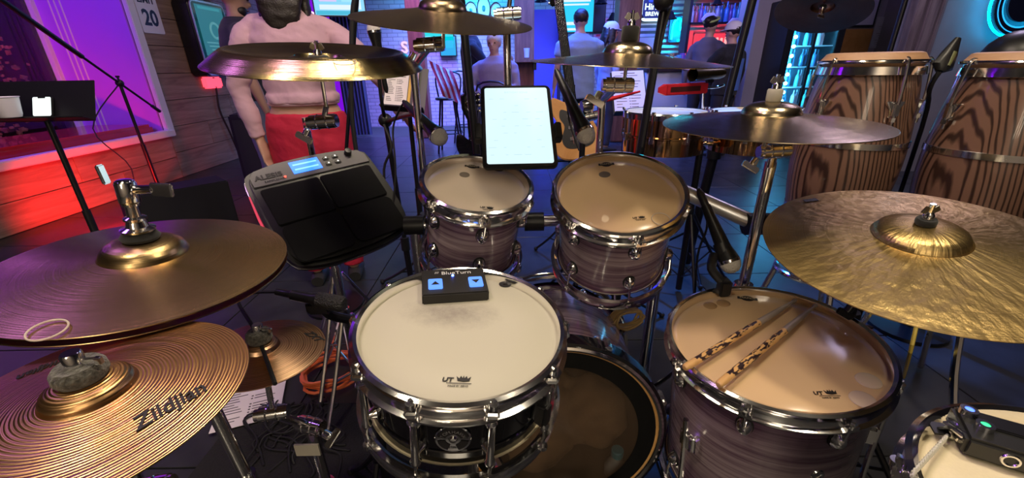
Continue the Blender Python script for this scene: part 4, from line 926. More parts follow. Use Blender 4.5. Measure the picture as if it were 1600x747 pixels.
# block and bell above the timbales
a = PY(1029, 141, 1.80); b = PY(1104, 137, 1.86)
d = (b - a).normalized(); m = place(a, d, (0, 0, 1)); L = (b - a).length
jb = thing('jam_block', 'red plastic jam block with slotted side above the timbales', 'percussion block', m); RED = mat('red_plastic', (.62, .02, .035), .3)
MB().prism([(.022, .012), (-.022, .012), (-.022, -.012), (.022, -.012)], .03, L).build('body', RED, jb, bevel=.004)
MB().add([(.022, .012, .03), (-.022, .012, .03), (-.022, -.012, .03), (.022, -.012, .03), (.010, .005, 0), (-.010, .005, 0), (-.010, -.005, 0), (.010, -.005, 0)], [(0, 1, 5, 4), (1, 2, 6, 5), (2, 3, 7, 6), (3, 0, 4, 7), (4, 5, 6, 7)]).build('tapered_nose', RED, jb)
for sy in (1, -1): MB().box((0, sy * .0122, L * .52), (.020, .002, L * .62)).build('slot', mat('dark_slot', (.05, .004, .006), .6), jb)
MB().tube([(0, 0, L), (.0, .0, L + .05), (.01, .02, L + .07)], .005, 8, 3).build('mount_rod', CHROME, jb)
a = PY(1082, 117, 1.80); b = PY(1129, 114, 1.84); m = place(a, b - a, (0, 0, 1)); L = (b - a).length
cw = thing('cowbell', 'dark bronze cowbell with open mouth over the red jam block', 'cowbell', m)
MB().loft([((0, 0, L), .018, .022, (0, 0, 1)), ((0, 0, L * .85), .024, .029, (0, 0, 1)), ((0, 0, 0), .026, .034, (0, 0, 1)), ((0, 0, .002), .023, .031, (0, 0, 1)), ((0, 0, L * .85), .021, .026, (0, 0, 1))], 20).build('bell', mat('cowbell_bronze', (.06, .045, .025), .3, .9), cw); MB().box((-.028, 0, L * .6), (.012, .022, .03)).build('mount_bracket', BLKM, cw, bevel=.003)
# slim red beater on a small clamp
a = PY(921, 163, 1.7); b = PY(1000, 143, 1.75)
t = thing('beater_rod', 'slim red rod slanting from a chrome clamp over the pink sheet', 'rod', place(a, b - a)); L = (b - a).length
MB().lathe([(0, 0), (.009, 0), (.008, L * .5), (.004, L), (0, L)], 12).build('rod', RED, t)
t = thing('percussion_stand', 'chrome and black clamp stand under the slim red rod', 'stand', (a.x - .02, 1.70, 0)); T = sub(t)
MB().cyl((a.x - .02, 1.70, .02), (a.x - .02, 1.70, a.z - .03), .012).build('tube', BLKM, T); MB().lathe([(0, -.02), (.022, -.02), (.026, 0), (.022, .02), (0, .02)], 18, place(a + V((-.012, 0, -.006)), (1, .2, .1))).build('clamp', CHROME, T); barrel(T, a + V((.01, 0, -.045)), (1, 0, .2), .05, .018); tripod(T, a.x - .02, 1.70, .35, .25, BLKM)

# ---- black poles and music stands
def pole_stand(label, p0, p1, Y, r=.011, base='tripod', name='mic_stand', z1=None, clutch=True, mt=BLKM):
    """pole seen from pixel p0 (top) to p1; stands on the floor"""
    a = PY(p0[0], p0[1], Y); b = PY(p1[0], p1[1], Y); dx = (a.x - b.x) / max(1e-3, a.z - b.z); gx = b.x - dx * b.z
    t = thing(name, label, 'stand', (gx, Y, 0)); T = sub(t)
    MB().cyl((gx, Y, .02), a, r, n=14).build('upper_tube', mt, T)
    MB().cyl((gx, Y, .02), V((gx, Y, 0)).lerp(a, .45), r * 1.35, n=14).build('lower_tube', mt, T)
    if clutch:
        c = V((gx, Y, 0)).lerp(a, .45); MB().cyl(c - V((0, 0, .03)), c + V((0, 0, .03)), r * 1.9, n=14).build('clutch', BLK, T)
    if base == 'tripod': tripod(T, gx, Y, .22, .30, mt)
    else: MB().lathe([(0, 0), (.14, 0), (.14, .014), (.03, .026), (0, .026)], 30, M4.Translation((gx, Y, 0))).build('round_base', mt, T)
    return t, T, a
pole_stand('black pole rising between the flag and the man in black', (716, -40), (745, 240), 1.75, .016, base='round', name='lamp_pole')
t, T, a = pole_stand('thick black boom pole with a thin cable in front of the brewery neon', (1046, -40), (1000, 240), 1.62, .015, name='boom_pole')
MB().tube([PY(1062, -30, 1.6), PY(1045, 20, 1.6), PY(1030, 80, 1.6), PY(1015, 160, 1.6), PY(1003, 230, 1.6)], .005, 6, 5).build('cable', RUB, T)
MB().ball(PY(1037, 0, 1.6), .035, 14).build('swivel_joint', BLK, T)
pole_stand('black pole leaning in front of the bar shelf and the white-capped person', (1186, -40), (1128, 190), 2.3, .020, name='boom_pole')
t, T, a = pole_stand('thin black pole passing behind the china cymbal near the wall screen', (560, -30), (549, 130), 1.9, .008, name='cable_pole', base='round', clutch=False)
MB().tube([PY(562, -20, 1.88), PY(552, 10, 1.88), PY(549, 90, 1.88), PY(550, 180, 1.88), PY(560, 260, 1.88)], .010, 8, 5).build('cable', RUB, T)
# vocal mic stand for the singer: pole, clutch, cable loops
t, T, a = pole_stand('black vocal mic stand that the woman in pink reaches for', (602, 188), (625, 330), 1.70, .010)
MB().tube([a, a + V((.01, -.05, .06)), PY(592, 120, 1.66), PY(588, 60, 1.66)], .007, 8, 4).build('boom', BLKM, T); MB().ball(a, .028, 12).build('swivel_joint', BLK, T)
MB().tube([PY(600, 195, 1.66), PY(612, 230, 1.62), PY(600, 265, 1.62), PY(606, 330, 1.6)], .005, 6, 5).build('cable', RUB, T)
b = PY(648, 178, 1.30); MB().tube([PY(604, 190, 1.69), PY(628, 182, 1.45), b], .008, 8, 4).build('side_arm', BLKM, T)
a2 = PY(592, 62, 1.66)
mic('dark microphone held up near the brick wall by the tall stand', PY(584, 46, 1.66), PY(592, 85, 1.66), r=.024)

def music_stand(label, corners, Y, base_px, papers=(), name='music_stand', deskm=BLK):
    """corners: tl,tr,br,bl pixels with a depth each"""
    P = [PY(x, y, yy) for x, y, yy in corners]; c = sum(P, V()) / 4
    xd = ((P[1] - P[0]) + (P[2] - P[3])).normalized(); yd = ((P[0] - P[3]) + (P[1] - P[2])).normalized(); nz = xd.cross(yd).normalized()
    w_ = ((P[1] - P[0]).length + (P[2] - P[3]).length) / 2; h_ = ((P[0] - P[3]).length + (P[1] - P[2]).length) / 2
    t = thing(name, label, 'music stand', (c.x, c.y + .03, 0)); T = sub(t); m = place(c, nz, xd)
    MB().box((0, 0, -.004), (w_, h_, .006), m).build('desk', deskm, T, bevel=.002)
    MB().box((0, -h_ / 2 + .004, .022), (w_, .006, .05), m).build('ledge', deskm, T, bevel=.002)
    b = c - nz * .02; MB().cyl(b, (c.x, c.y + .03, b.z - .08), .010).build('neck', deskm, T); MB().cyl((c.x, c.y + .03, .1), (c.x, c.y + .03, b.z - .07), .011).build('pole', deskm, T); MB().cyl((c.x, c.y + .03, .05), (c.x, c.y + .03, b.z * .55), .015).build('sleeve', deskm, T)
    tripod(T, c.x, c.y + .03, .18, .27, deskm, .9)
    return t, m, w_, h_
PAPER = mat('white_paper', (.78, .72, .74), .7); PINKP = mat('pink_paper', (.80, .62, .66), .7)
def sheet(label, m, x, y, w_, h_, mt=PAPER, rows=14, z=.004, rot=0., cols=2, seed=1):
    mm_ = m @ M4.Translation((x, y, z)) @ M4.Rotation(rot, 4, 'Z'); t = thing('sheet_music', label, 'paper', mm_); MB().box((0, 0, 0), (w_, h_, .0012)).build('page', mt, t)
    r = random.Random(seed)
    MB().box((0, h_ * .44, .001), (w_ * .45, h_ * .014, .0005)).build('title_line', INK, t)
    for k in range(rows):
        for cidx in range(cols):
            if r.random() < .12: continue
            l = w_ * .34 * r.uniform(.4, 1); MB().box((-w_ * .42 + cidx * w_ * .46 + l / 2, h_ * (.38 - .82 * k / rows), .001), (l, h_ * .011, .0005)).build('text_line', INK, t)
            if cidx: MB().box((-w_ * .46 + cidx * w_ * .46, h_ * (.38 - .82 * k / rows), .001), (w_ * .03, h_ * .018, .0005)).build('list_mark', INK, t)
    return t
t, m, w_, h_ = music_stand('black music stand with a song list and yellow folders behind the mic stand', [(612, 104, 2.12), (676, 108, 2.12), (657, 176, 2.0), (588, 170, 2.0)], 2.0, None)
sheet('printed song list sheet beside the yellow folders', m, -w_ * .20, .012, w_ * .52, h_ * .94, rows=20)
FOLD = [('yellow card folder beside the song list', (.70, .42, .06), .14), ('dark folder between two pale folders', (.05, .03, .05), .20), ('pale pink folder at the end of the stand', (.62, .42, .45), .27)]
for lb, c_, fx in FOLD: tag(MB().box((0, 0, 0), (w_ * .07, h_ * .9, .02), m @ M4.Translation((w_ * fx, .008, .016))).build('folder', mat('folder_%d' % int(fx * 100), c_, .6), None), lb, 'folder', 'folders on the music stand')
t, m, w_, h_ = music_stand('black music stand with a pink printed sheet behind the crash tilter', [(962, 112, 2.75), (1016, 114, 2.75), (1004, 176, 2.6), (950, 182, 2.6)], 2.6, None)
sheet('pink printed list sheet with dots on the far music stand', m, 0.0, .01, w_ * .92, h_ * .96, PINKP, rows=12, seed=3)
# broad stand with cup and phone
t, m, w_, h_ = music_stand('broad black music stand with a white cup and lit phone by the window', [(-52, 128, 1.82), (147, 125, 1.82), (147, 188, 1.76), (-48, 192, 1.76)], 1.8, None)
ph = thing('phone', 'phone with a white lit screen leaning on the black music stand', 'phone', m @ M4.Translation((w_ * .115, -h_ * .16, .006)))
MB().prism(rrect(.082, h_ * .50, .008), 0, .008).build('body', BLK, ph, bevel=.002); MB().prism(rrect(.074, h_ * .46, .006), .008, .0085).build('screen', emat('phone_page', (.9, 1, .97), 1.3), ph); MB().box((0, h_ * .222, .0088), (.03, .008, .0006)).build('notch', BLK, ph)
cpos = PY(18, 183, 1.70)
cup = thing('cup', 'white plastic cup sitting on the ledge of the broad music stand', 'cup', cpos)
MB().lathe([(0, 0), (.030, 0), (.034, .01), (.043, .072), (.046, .074), (.044, .076), (.041, .072), (.032, .012), (0, .008)], 32).build('body', mat('white_cup', (.72, .70, .78), .4), cup)
# low monitor wedge and amplifier
wg = thing('floor_monitor', 'black floor monitor wedge with a purple lit baffle behind the hi-hat', 'speaker', M4.Translation((-2.60, 3.12, 0)) @ M4.Rotation(-.75, 4, 'Z'))
MB().prism([(-.22, 0), (.22, 0), (.22, .10), (.06, .36), (-.22, .36)], -.32, .32, M4.Rotation(PI / 2, 4, 'X') @ M4.Rotation(PI, 4, 'Y')).build('cabinet', mat('black_carpet', (.012, .012, .014), .8), wg, bevel=.01)
MB().ball((.0, -.18, .24), .012, 8).build('power_lamp', emat('violet_lamp', (.2, .1, 1), 6), wg)
mgl = M4.Translation((-.14, 0, .23)) @ M4.Rotation(-1.02, 4, 'Y')
MB().box((0, 0, 0), (.012, .58, .27), M4.Translation((-.145, 0, .235)) @ M4.Rotation(.55, 4, 'Y')).build('grille', mat('monitor_grille', (.03, .03, .035), .5, .3), wg, bevel=.004)
am = thing('amplifier', 'tall black speaker cabinet standing behind the woman in pink', 'speaker', M4.Translation((-2.55, 4.4, 0)) @ M4.Rotation(.3, 4, 'Z'))
MB().box((0, 0, .38), (.46, .36, .76)).build('cabinet', mat('black_carpet', (0, 0, 0)), am, bevel=.015); MB().box((0, -.183, .38), (.40, .006, .66)).build('grille', mat('monitor_grille', (0, 0, 0)), am)
# boom stand by the window
fz = PY(246, 286, 3.95); fz.z = 0; t = thing('mic_stand', 'black boom mic stand before the purple window bay', 'stand', (fz.x, fz.y, 0)); T = sub(t)
tp = PY(187, 130, fz.y); MB().cyl((fz.x, fz.y, .02), tp, .013).build('pole', BLKM, T); MB().cyl((fz.x, fz.y, .02), V((fz.x, fz.y, 0)).lerp(tp, .5), .018).build('sleeve', BLKM, T)
e1 = PY(-12, -10, fz.y - .9); e2 = tp + (tp - e1) * .50
dd = (e2 - e1); k = ((tp - e1).dot(dd)) / dd.dot(dd); MB().cyl(e1, e2, .010).build('boom', BLKM, T); MB().cyl(e1.lerp(e2, .02), e1.lerp(e2, .42), .018).build('boom_grip', BLK, T); MB().cyl(e1.lerp(e2, .93), e2, .016).build('counterweight', BLK, T)
MB().ball(e1.lerp(e2, k), .032, 14).build('swivel_joint', BLK, T); wing(T, e1.lerp(e2, k) + V((0, 0, .03)), (0, 0, 1), .04, BLK); tripod(T, fz.x, fz.y, .14, .26, BLKM); MB().ball((fz.x + .0, fz.y - .26, .015), .022, 10).build('pale_foot', mat('pale_rubber', (.5, .55, .3), .6), T)
MB().tube([tp, tp + V((-.1, -.3, -.35)), tp + V((.1, -.3, -.7)), V((fz.x + .1, fz.y - .5, .01))], .005, 6, 5).build('cable', RUB, T)
# guitar on its stand
MATTE = mat('matte_black', (.006, .006, .007), .9); MATTE.node_tree.nodes['Principled BSDF'].inputs['Specular IOR Level'].default_value = .05
g = thing('electric_guitar', 'tan electric guitar with black neck on a stand beyond the tablet', 'guitar', place(PY(899, 196, 2.3), (-.25, -1, .28), (1, -.2, .20)))
GB = wood_mat('tan_guitar_lacquer', (.50, .23, .07), (.68, .36, .13), (6, 6, 6), .25, coat=.7)
gp = [(-.055, .16), (-.13, .20), (-.15, .12), (-.115, .02), (-.155, -.10), (-.12, -.20), (0, -.225), (.12, -.20), (.155, -.10), (.115, .02), (.14, .12), (.11, .18), (.05, .13)]
gp = [(p.x * .82, p.y * .82) for p in smoothpath([V((x, y, 0)) for x, y in gp + gp[:1]], 4)[:-1]]
MB().prism(gp, -.02, .02).build('body', GB, g, bevel=.006); MB().prism([(x * .7 + .01, y * .62 - .01) for x, y in gp], .02, .0225).build('pickguard', BLK, g)
MB().box((0, .36, .022), (.048, .56, .022)).build('neck', MATTE, g, bevel=.006); MB().box((-.01, .69, .018), (.07, .14, .016)).build('headstock', MATTE, g, bevel=.006)
for y in (-.07, -.01, .05): MB().box((0, y, .026), (.07, .018, .008)).build('pickup', CHROMED, g, bevel=.002)
for k in range(6): MB().cyl((-.018 + .0072 * k, -.10, .034), (-.018 + .0072 * k, .64, .034), .0008, n=4).build('string', CHROMED, g)
for k in range(6): MB().ball((-.05, .64 + .02 * k, .018), .007, 8).build('tuner', CHROMED, g)
gl = g.matrix_world.translation; t = thing('guitar_stand', 'black folding stand cradling the tan guitar', 'stand', (gl.x, gl.y + .08, 0)); T = sub(t)
MB().cyl((gl.x, gl.y + .12, .02), (gl.x, gl.y + .14, gl.z + .2), .012).build('pole', BLKM, T); MB().tube([(gl.x - .12, gl.y - .08, gl.z - .19), (gl.x - .1, gl.y + .1, gl.z - .21), (gl.x + .1, gl.y + .1, gl.z - .21), (gl.x + .12, gl.y - .08, gl.z - .19)], .010, 8, 3).build('yoke', RUB, T); tripod(T, gl.x, gl.y + .12, .25, .24, BLKM)
# dark guitar beside the tablet
g2 = thing('bass_guitar', 'glossy black bass guitar with chrome tuners leaning behind the tablet', 'guitar', place(PY(742, 225, 2.1), (.1, -1, .12), (1, .1, .02)))
MB().prism([(x * .75, y * .95 - .10) for x, y in gp], -.02, .02).build('body', GLOSSBLK, g2, bevel=.006)
MB().loft([((0, 0, .0), .028, .012), ((-.004, .12, .01), .026, .012), ((-.012, .17, .01), .040, .010), ((-.008, .22, .01), .046, .010), ((0, .25, .01), .02, .008)], 12).build('headstock', GLOSSBLK, g2)
for k in range(4): MB().ball((.035, .155 + .025 * k, .022), .010, 8).build('tuner', CHROME, g2)
gl = g2.matrix_world.translation; t = thing('guitar_stand', 'black folding stand behind the tablet under the black bass', 'stand', (gl.x, gl.y + .1, 0)); T = sub(t)
MB().cyl((gl.x, gl.y + .1, .02), (gl.x, gl.y + .1, gl.z), .012).build('pole', BLKM, T); MB().tube([(gl.x - .1, gl.y - .06, gl.z - .30), (gl.x, gl.y + .1, gl.z - .32), (gl.x + .1, gl.y - .06, gl.z - .30)], .010, 8, 3).build('yoke', RUB, T); tripod(T, gl.x, gl.y + .1, .25, .24, BLKM)
# ---- floor: cables, papers, mat
tag(MB().box((-.35, .62, .004), (1.3, 1.15, .008)).build('stage_mat', mat('black_carpet_mat', (.010, .009, .011), .95, bump=.6, nscale=120.), None), 'black carpet mat under the snare and hi-hat stands', 'mat')
rc = random.Random(21)
def coil(label, c, r, n, mt, name='cable_coil', tr=.006, flat=.5, tilt=(0, 0, 1)):
    pts = []
    for k in range(n * 14): a = k * 2 * PI / 14; rr_ = r * (1 + rc.uniform(-.12, .12)); pts.append(V((rr_ * math.cos(a), rr_ * flat * math.sin(a), tr * 1.2 + k * tr * .12 + rc.uniform(0, tr))))
    t = MB().tube(pts, tr, 6, 2).build(name, mt, None); t.matrix_world = place(c, tilt); return tag(t, label, 'cable')
coil('orange cable coil on the floor behind the snare', PZ(520, 590, .01), .10, 5, mat('orange_cable', (.75, .16, .05), .5), flat=1.)
coil('tan cable coil hanging below the larger rack tom', PY(972, 492, 1.15), .055, 5, mat('tan_cable', (.40, .26, .10), .5), tr=.0045, flat=.5, tilt=(.4, -1, .1))
for k in range(16):
    a = PZ(rc.uniform(400, 520), rc.uniform(600, 640), .012); b = PZ(rc.uniform(380, 560), rc.uniform(690, 760), .012)
    pts = [a]
    for j in range(1, 5): pts.append(a.lerp(b, j / 5) + V((rc.uniform(-.06, .06), rc.uniform(-.05, .05), rc.uniform(0, .02))))
    tag(MB().tube(pts + [b], .0032, 6, 5).build('cable', RUB, None), 'black cable lying in the tangle left of the snare', 'cable', 'tangled black cables')
sheet('printed set list lying on the floor under the small splash cymbal', M4.Translation(PZ(395, 622, .012)) @ M4.Rotation(.35, 4, 'Z'), 0, 0, .215, .28, mat('white_paper', (0, 0, 0)), rows=16, seed=8)
tag(MB().tube([PZ(1412, 590, .02), PY(1420, 560, .95), PY(1432, 510, .98), PY(1440, 470, 1.0)], .005, 6, 5).build('cable', mat('yellow_cable', (.55, .40, .05), .5), None), 'yellow cable rising between the floor tom and the ride', 'cable')

# bass pedal at the batter hoop
pb = thing('bass_pedal', 'chrome bass drum pedal clamped to the batter hoop behind the snare', 'pedal', M4.Translation((.12, .70, .008)))
MB().box((0, -.17, .006), (.085, .36, .010)).build('base_plate', BLKM, pb, bevel=.003); MB().box((0, 0, 0), (.075, .26, .012), M4.Translation((0, -.19, .075)) @ M4.Rotation(.28, 4, 'X')).build('footboard', CHROMED, pb, bevel=.004)
for sx in (-1, 1): MB().tube([(sx * .050, -.01, .01), (sx * .048, .0, .10), (sx * .044, .0, .185)], .010, 10, 3).build('upright', CHROME, pb)
MB().cyl((-.062, 0, .18), (.062, 0, .18), .010, n=12).build('axle', CHROME, pb); MB().cyl((0, 0, .18), (0, -.13, .21), .004, n=8).build('beater_shaft', CHROME, pb); MB().cyl((0, -.150, .190), (0, -.138, .232), .024, n=18).build('beater', FELT, pb)
for k in range(9): MB().torus(.007, .002, M4.Translation((0, -.03, .165 - .013 * k)) @ M4.Rotation(PI / 2 * (k % 2), 4, 'Z') @ M4.Rotation(PI / 2, 4, 'X'), 10, 5).build('chain_link', CHROME, pb)
MB().box((0, .035, .022), (.07, .04, .03)).build('hoop_clamp', CHROME, pb, bevel=.005)
wbt = thing('water_bottle', 'small bottle with a teal cap on the floor by the bass drum', 'bottle', PZ(958, 765, .01)); MB().lathe([(0, 0), (.030, 0), (.032, .01), (.032, .10), (.014, .135), (.013, .14), (0, .14)], 20).build('body', mat('bottle_plastic', (.25, .28, .32), .2), wbt); MB().lathe([(0, .14), (.017, .138), (.017, .158), (.015, .160), (0, .160)], 18).build('cap', mat('teal_cap', (.02, .22, .34), .4), wbt)
# ------------------------------------------------------------------ people
SKINT = mat('skin', (.55, .32, .24), .5); SKIND = mat('skin_tan', (.42, .24, .17), .5)
HAIRD = mat('dark_hair', (.015, .010, .009), .45, bump=.25, nscale=160.); HAIRG = mat('grey_hair', (.62, .60, .58), .6, bump=.5, nscale=120.)
EYEM = mat('eye_dark', (.02, .015, .015), .2)
def head_bits(mb, hz, turn=0., tilt=0., hx=0., hy=0.):
    m = M4.Translation((hx, hy, hz)) @ M4.Rotation(turn, 4, 'Z') @ M4.Rotation(tilt, 4, 'X')
    mb.ball((0, -.010, .025), .086, 20, m, (.92, 1.12, 1.08)); mb.ball((0, .022, -.045), .060, 16, m, (.92, 1., 1.05)); mb.ball((0, .045, -.090), .028, 12, m, (1.1, .9, .8))
    mb.loft([((0, .085, .012), .008, .008), ((0, .103, -.022), .013, .012), ((0, .090, -.038), .012, .010)], 10)if False else mb.ball((0, .094, -.020), .014, 10, m, (.9, 1.2, 1.5))
    for s in (-1, 1): mb.ball((s * .080, -.012, -.008), .017, 10, m, (.5, .9, 1.5))
    mb.ball((0, .083, -.058), .014, 10, m, (1.5, .5, .5)); mb.ball((0, .072, .022), .030, 12, m, (1.6, .5, .5))
    return m
def hand(mb, w_, d, side, spread=.12, s=1., curl=.25):
    """wrist, direction of the hand; side = thumb direction"""
    w_ = V(w_); d = V(d).normalized(); th = V(side); th = (th - th.dot(d) * d).normalized(); nn = d.cross(th)
    mb.loft([(w_ - d * .02, .024 * s, .019 * s), (w_ + d * .03 * s, .036 * s, .016 * s), (w_ + d * .085 * s, .040 * s, .014 * s), (w_ + d * .097 * s, .036 * s, .011 * s)], 12, side=th)
    for k, L in enumerate((.072, .080, .076, .060)):
        b = w_ + d * .088 * s + th * (.030 - .020 * k) * s; dir_ = (d + th * (spread - spread * .66 * k) * .8).normalized()
        mb.tube([b, b + dir_ * L * .45 * s, b + (dir_ * L * .75 + nn * L * curl * .5) * s, b + (dir_ * L * .95 + nn * L * curl) * s], .0085 * s, 8, 2, r1=.0065 * s)
    b = w_ + d * .030 * s + th * .030 * s; mb.tube([b, b + (d * .5 + th * .75) * .035 * s, b + (d * .85 + th * .6) * .068 * s], .0105 * s, 8, 3, r1=.008 * s)
def person(label, base, heading, h=1.74, shirt=(.1, .1, .1), pants=(.05, .05, .06), shoe=(.03, .03, .03), skin=SKINT, hair=HAIRD, hairstyle='short', la=None, ra=None, sleeve='long', turn=0., tilt=0., legs=None, build=1., voxel=.013, hem=.84, hipw=1., seat=None, cap=None, zoff=0., fold=.006, lean=0., skirt=False, waistgap=False, beard=False, shirtm=None):
    t = thing('person', label, 'person', M4.Translation((base[0], base[1], zoff)) @ M4.Rotation(heading, 4, 'Z') @ M4.Scale(h / 1.74, 4))
    b = build
    la = la or [(-.27, -.02, 1.13), (-.29, .04, .88)]; ra = ra or [(.27, -.02, 1.13), (.29, .04, .88)]
    legs = legs or [[(-.10, .01, .49), (-.105, -.02, .08)], [(.10, .01, .49), (.105, -.02, .08)]]
    lx = lambda z: lean * max(0, z - .95)
    S = {-1: V((-.180 * b, lx(1.4), 1.385)), 1: V((.180 * b, lx(1.4), 1.385))}
    A = {-1: [V(p) for p in la], 1: [V(p) for p in ra]}
    HP = {-1: V((-.09 * hipw, 0, .90)), 1: V((.09 * hipw, 0, .90))}; Lg = {-1: [V(p) for p in legs[0]], 1: [V(p) for p in legs[1]]}
    tor = lambda g, zs: [((0, lx(z), z), rx * b * (hipw if z < 1.0 else 1) + g, ry * b + g) for z, rx, ry in zs]
    TS_ = [(.84, .10, .09), (.90, .165, .115), (.98, .160, .11), (1.07, .135, .098), (1.20, .150, .108), (1.32, .170, .115), (1.40, .150, .098), (1.455, .080, .066), (1.50, .050, .050)]
    B = MB().loft(tor(0, TS_), 22); hx, hy, hz = 0, lx(1.6) + .012, 1.608
    B.loft([((0, lx(1.45), 1.43), .060, .058), ((0, lx(1.5) + .004, 1.51), .052, .054), ((0, hy, 1.575), .052, .058)], 14); hm = head_bits(B, hz, turn, tilt, hx, hy)
    for s in (-1, 1):
        e, w_ = A[s]; B.loft([(S[s] - V((s * .06, 0, -.01)), .035, .04), (S[s] + V((s * .005, 0, -.02)), .050 * b, .050 * b), (S[s].lerp(e, .5), .045 * b, .047 * b), (e, .037, .038), (e.lerp(w_, .4), .038, .036), (w_, .025, .021)], 14, side=(1, 0, 0)); hand(B, w_, w_ - e, (-s * .4, 1, 0))
        k, a = Lg[s]; B.loft([(HP[s] + V((0, 0, .02)), .08, .085), (HP[s].lerp(k, .35), .080, .082), (k, .055, .058), (k.lerp(a, .35), .056, .056), (a, .036, .040)], 14); B.loft([(a + V((0, -.05, -.045)), .034, .03), (a + V((0, .05, -.045)), .044, .034), (a + V((0, .17, -.058)), .040, .018)], 12)
    remesh(B, 'body', skin, t, voxel, 4)
    shm = shirtm or mat('fabric_%d%d%d' % tuple(int(c * 999) for c in shirt), shirt, .8, bump=.15, nscale=90., sheen=.15)
    z0 = hem; zs = [(z0, .158, .118), (max(z0 + .04, .95), .158, .116), (1.07, .142, .108), (1.20, .156, .115), (1.32, .176, .122), (1.40, .158, .108), (1.45, .095, .080), (1.475, .066, .066)]
    Sh = MB().loft(tor(.014, zs), 24)
    for s in (-1, 1):
        e, w_ = A[s]; end = [(e, .048, .048), (e.lerp(w_, .5), .043, .042), (e.lerp(w_, .95), .036, .034)] if sleeve == 'long' else [(S[s].lerp(e, .62), .064, .064)]
        Sh.loft([(S[s] - V((s * .09, 0, -.022)), .045, .055), (S[s] - V((s * .035, 0, -.006)), .055, .060), (S[s] + V((s * .012, 0, -.03)), .060 * b, .062 * b), (S[s].lerp(e, .45), .060 * b, .062 * b)] + end, 16)
    remesh(Sh, 'shirt', shm, t, voxel, 3, fold, 8.)
    MB().torus(.070, .012, M4.Translation((0, lx(1.47), 1.468)) @ M4.Diagonal((1, .98, 1.2, 1)), 24, 8).build('collar', shm, t)
    pm = mat('trousers_%d%d%d' % tuple(int(c * 999) for c in pants), pants, .8, bump=.12, nscale=70.)
    Pn = MB().loft([((0, 0, .86), .155 * hipw, .118), ((0, 0, .93), .168 * hipw + .006, .124), ((0, 0, 1.00 if not waistgap else .985), .158 * hipw, .116)], 24)
    for s in (-1, 1):
        k, a = Lg[s]; Pn.loft([(HP[s] + V((0, 0, .05)), .088, .100), (HP[s].lerp(k, .3), .093 * hipw, .098), (k, .070, .072), (k.lerp(a, .5), .064, .064), (k.lerp(a, .97), .058, .060)], 16)
    if skirt: Pn.loft([((0, 0, .985), .172 * hipw, .128), ((0, 0, .93), .190 * hipw, .140), ((0, 0, .86), .195 * hipw, .14), ((0, .01, .62), .19 * hipw, .14), ((0, .02, .46), .17 * hipw, .13)], 24)
    remesh(Pn, 'trousers' if not skirt else 'skirt', pm, t, voxel, 3, fold * .7, 8.)
    for s in (-1, 1):
        k, a = Lg[s]; MB().loft([(a + V((0, -.075, -.046)), .034, .034), (a + V((0, -.04, -.040)), .042, .040), (a + V((0, .05, -.042)), .048, .038), (a + V((0, .14, -.055)), .046, .025), (a + V((0, .185, -.06)), .028, .018)], 14).build('shoe', mat('shoe_%d' % int(shoe[0] * 999), shoe, .5), t)
    if hairstyle:
        H_ = MB().ball((0, -.018, .045), .092, 20, hm, (.95, 1.1, .98))
        if hairstyle == 'long':
            H_.loft([(hm @ V((0, -.05, .06)), .080, .055), (hm @ V((0, -.095, -.05)), .098, .042), (hm @ V((-.01, -.118, -.14)), .098, .030), (hm @ V((-.015, -.124, -.20)), .080, .020), (hm @ V((-.02, -.124, -.245)), .045, .010)], 20)
            for s in (-1, 1): H_.loft([(hm @ V((s * .07, -.01, .05)), .03, .045), (hm @ V((s * .090, -.02, -.06)), .024, .045), (hm @ V((s * .095, -.05, -.15)), .022, .035), (hm @ V((s * .095, -.08, -.20)), .012, .02)], 12)
        if hairstyle == 'bun': H_.ball((0, -.10, .07), .045, 12, hm)
        remesh(H_, 'hair', hair, t, .011, 2, .005, 26.)
    if cap:
        cm = mat('cap_%d' % int(sum(cap) * 300), cap, .75); C_ = MB().lathe([(0, .150), (.045, .146), (.080, .122), (.098, .085), (.104, .045), (.100, .04)], 24, hm @ M4.Diagonal((.95, 1.12, 1, 1))); C_.build('cap_crown', cm, t)
        MB().prism([(-.075, .09), (-.055, .155), (0, .178), (.055, .155), (.075, .09), (0, .07)], .050, .058, hm @ M4.Rotation(-.12, 4, 'X')).build('cap_brim', cm, t)
    for s in (-1, 1): MB().ball((s * .032, .079, .006), .0085, 8, hm).build('eye', EYEM, t)
    MB().ball((0, .092, -.058), .010, 8, hm, (2.2, .5, .45)).build('lips', mat('lips', (.40, .15, .14), .5), t)
    if beard: remesh(MB().ball((0, .050, -.075), .048, 14, hm, (1.2, .9, .9)), 'beard', hair, t, .01, 2)
    return t
# singer in pink at the stage edge (seen from behind)
hd = .28
wm = person('woman from behind in pink cropped shirt and red skirt reaching for a stand', (-1.04, 2.22), hd, 1.68, shirtm=mat('pink_cotton', (.58, .36, .44), .75, bump=.12, nscale=60., sheen=.2), pants=(.50, .012, .045), hairstyle='long', hem=1.035, hipw=1.10, build=1.02, skirt=True, waistgap=True, voxel=.0085, fold=.010,
       la=[(-.285, -.02, 1.12), (-.24, -.03, .86)], ra=[(.40, -.10, 1.15), (.50, .02, .95)], skin=SKINT)
MB().torus(.150, .012, M4.Translation((0, 0, 1.035)) @ M4.Diagonal((1.08, .80, 1, 1)), 40, 8).build('shirt_hem', mat('pink_cotton', (0, 0, 0)), wm)
person('man in dark tee and cap behind the woman in pink', (PY(366, 15, 3.15).x, 3.15), -1.0, 1.74, shirt=(.02, .02, .035), pants=(.16, .18, .26), sleeve='short', hairstyle='short', tilt=-.35, cap=(.03, .02, .025), skin=SKIND, beard=True)
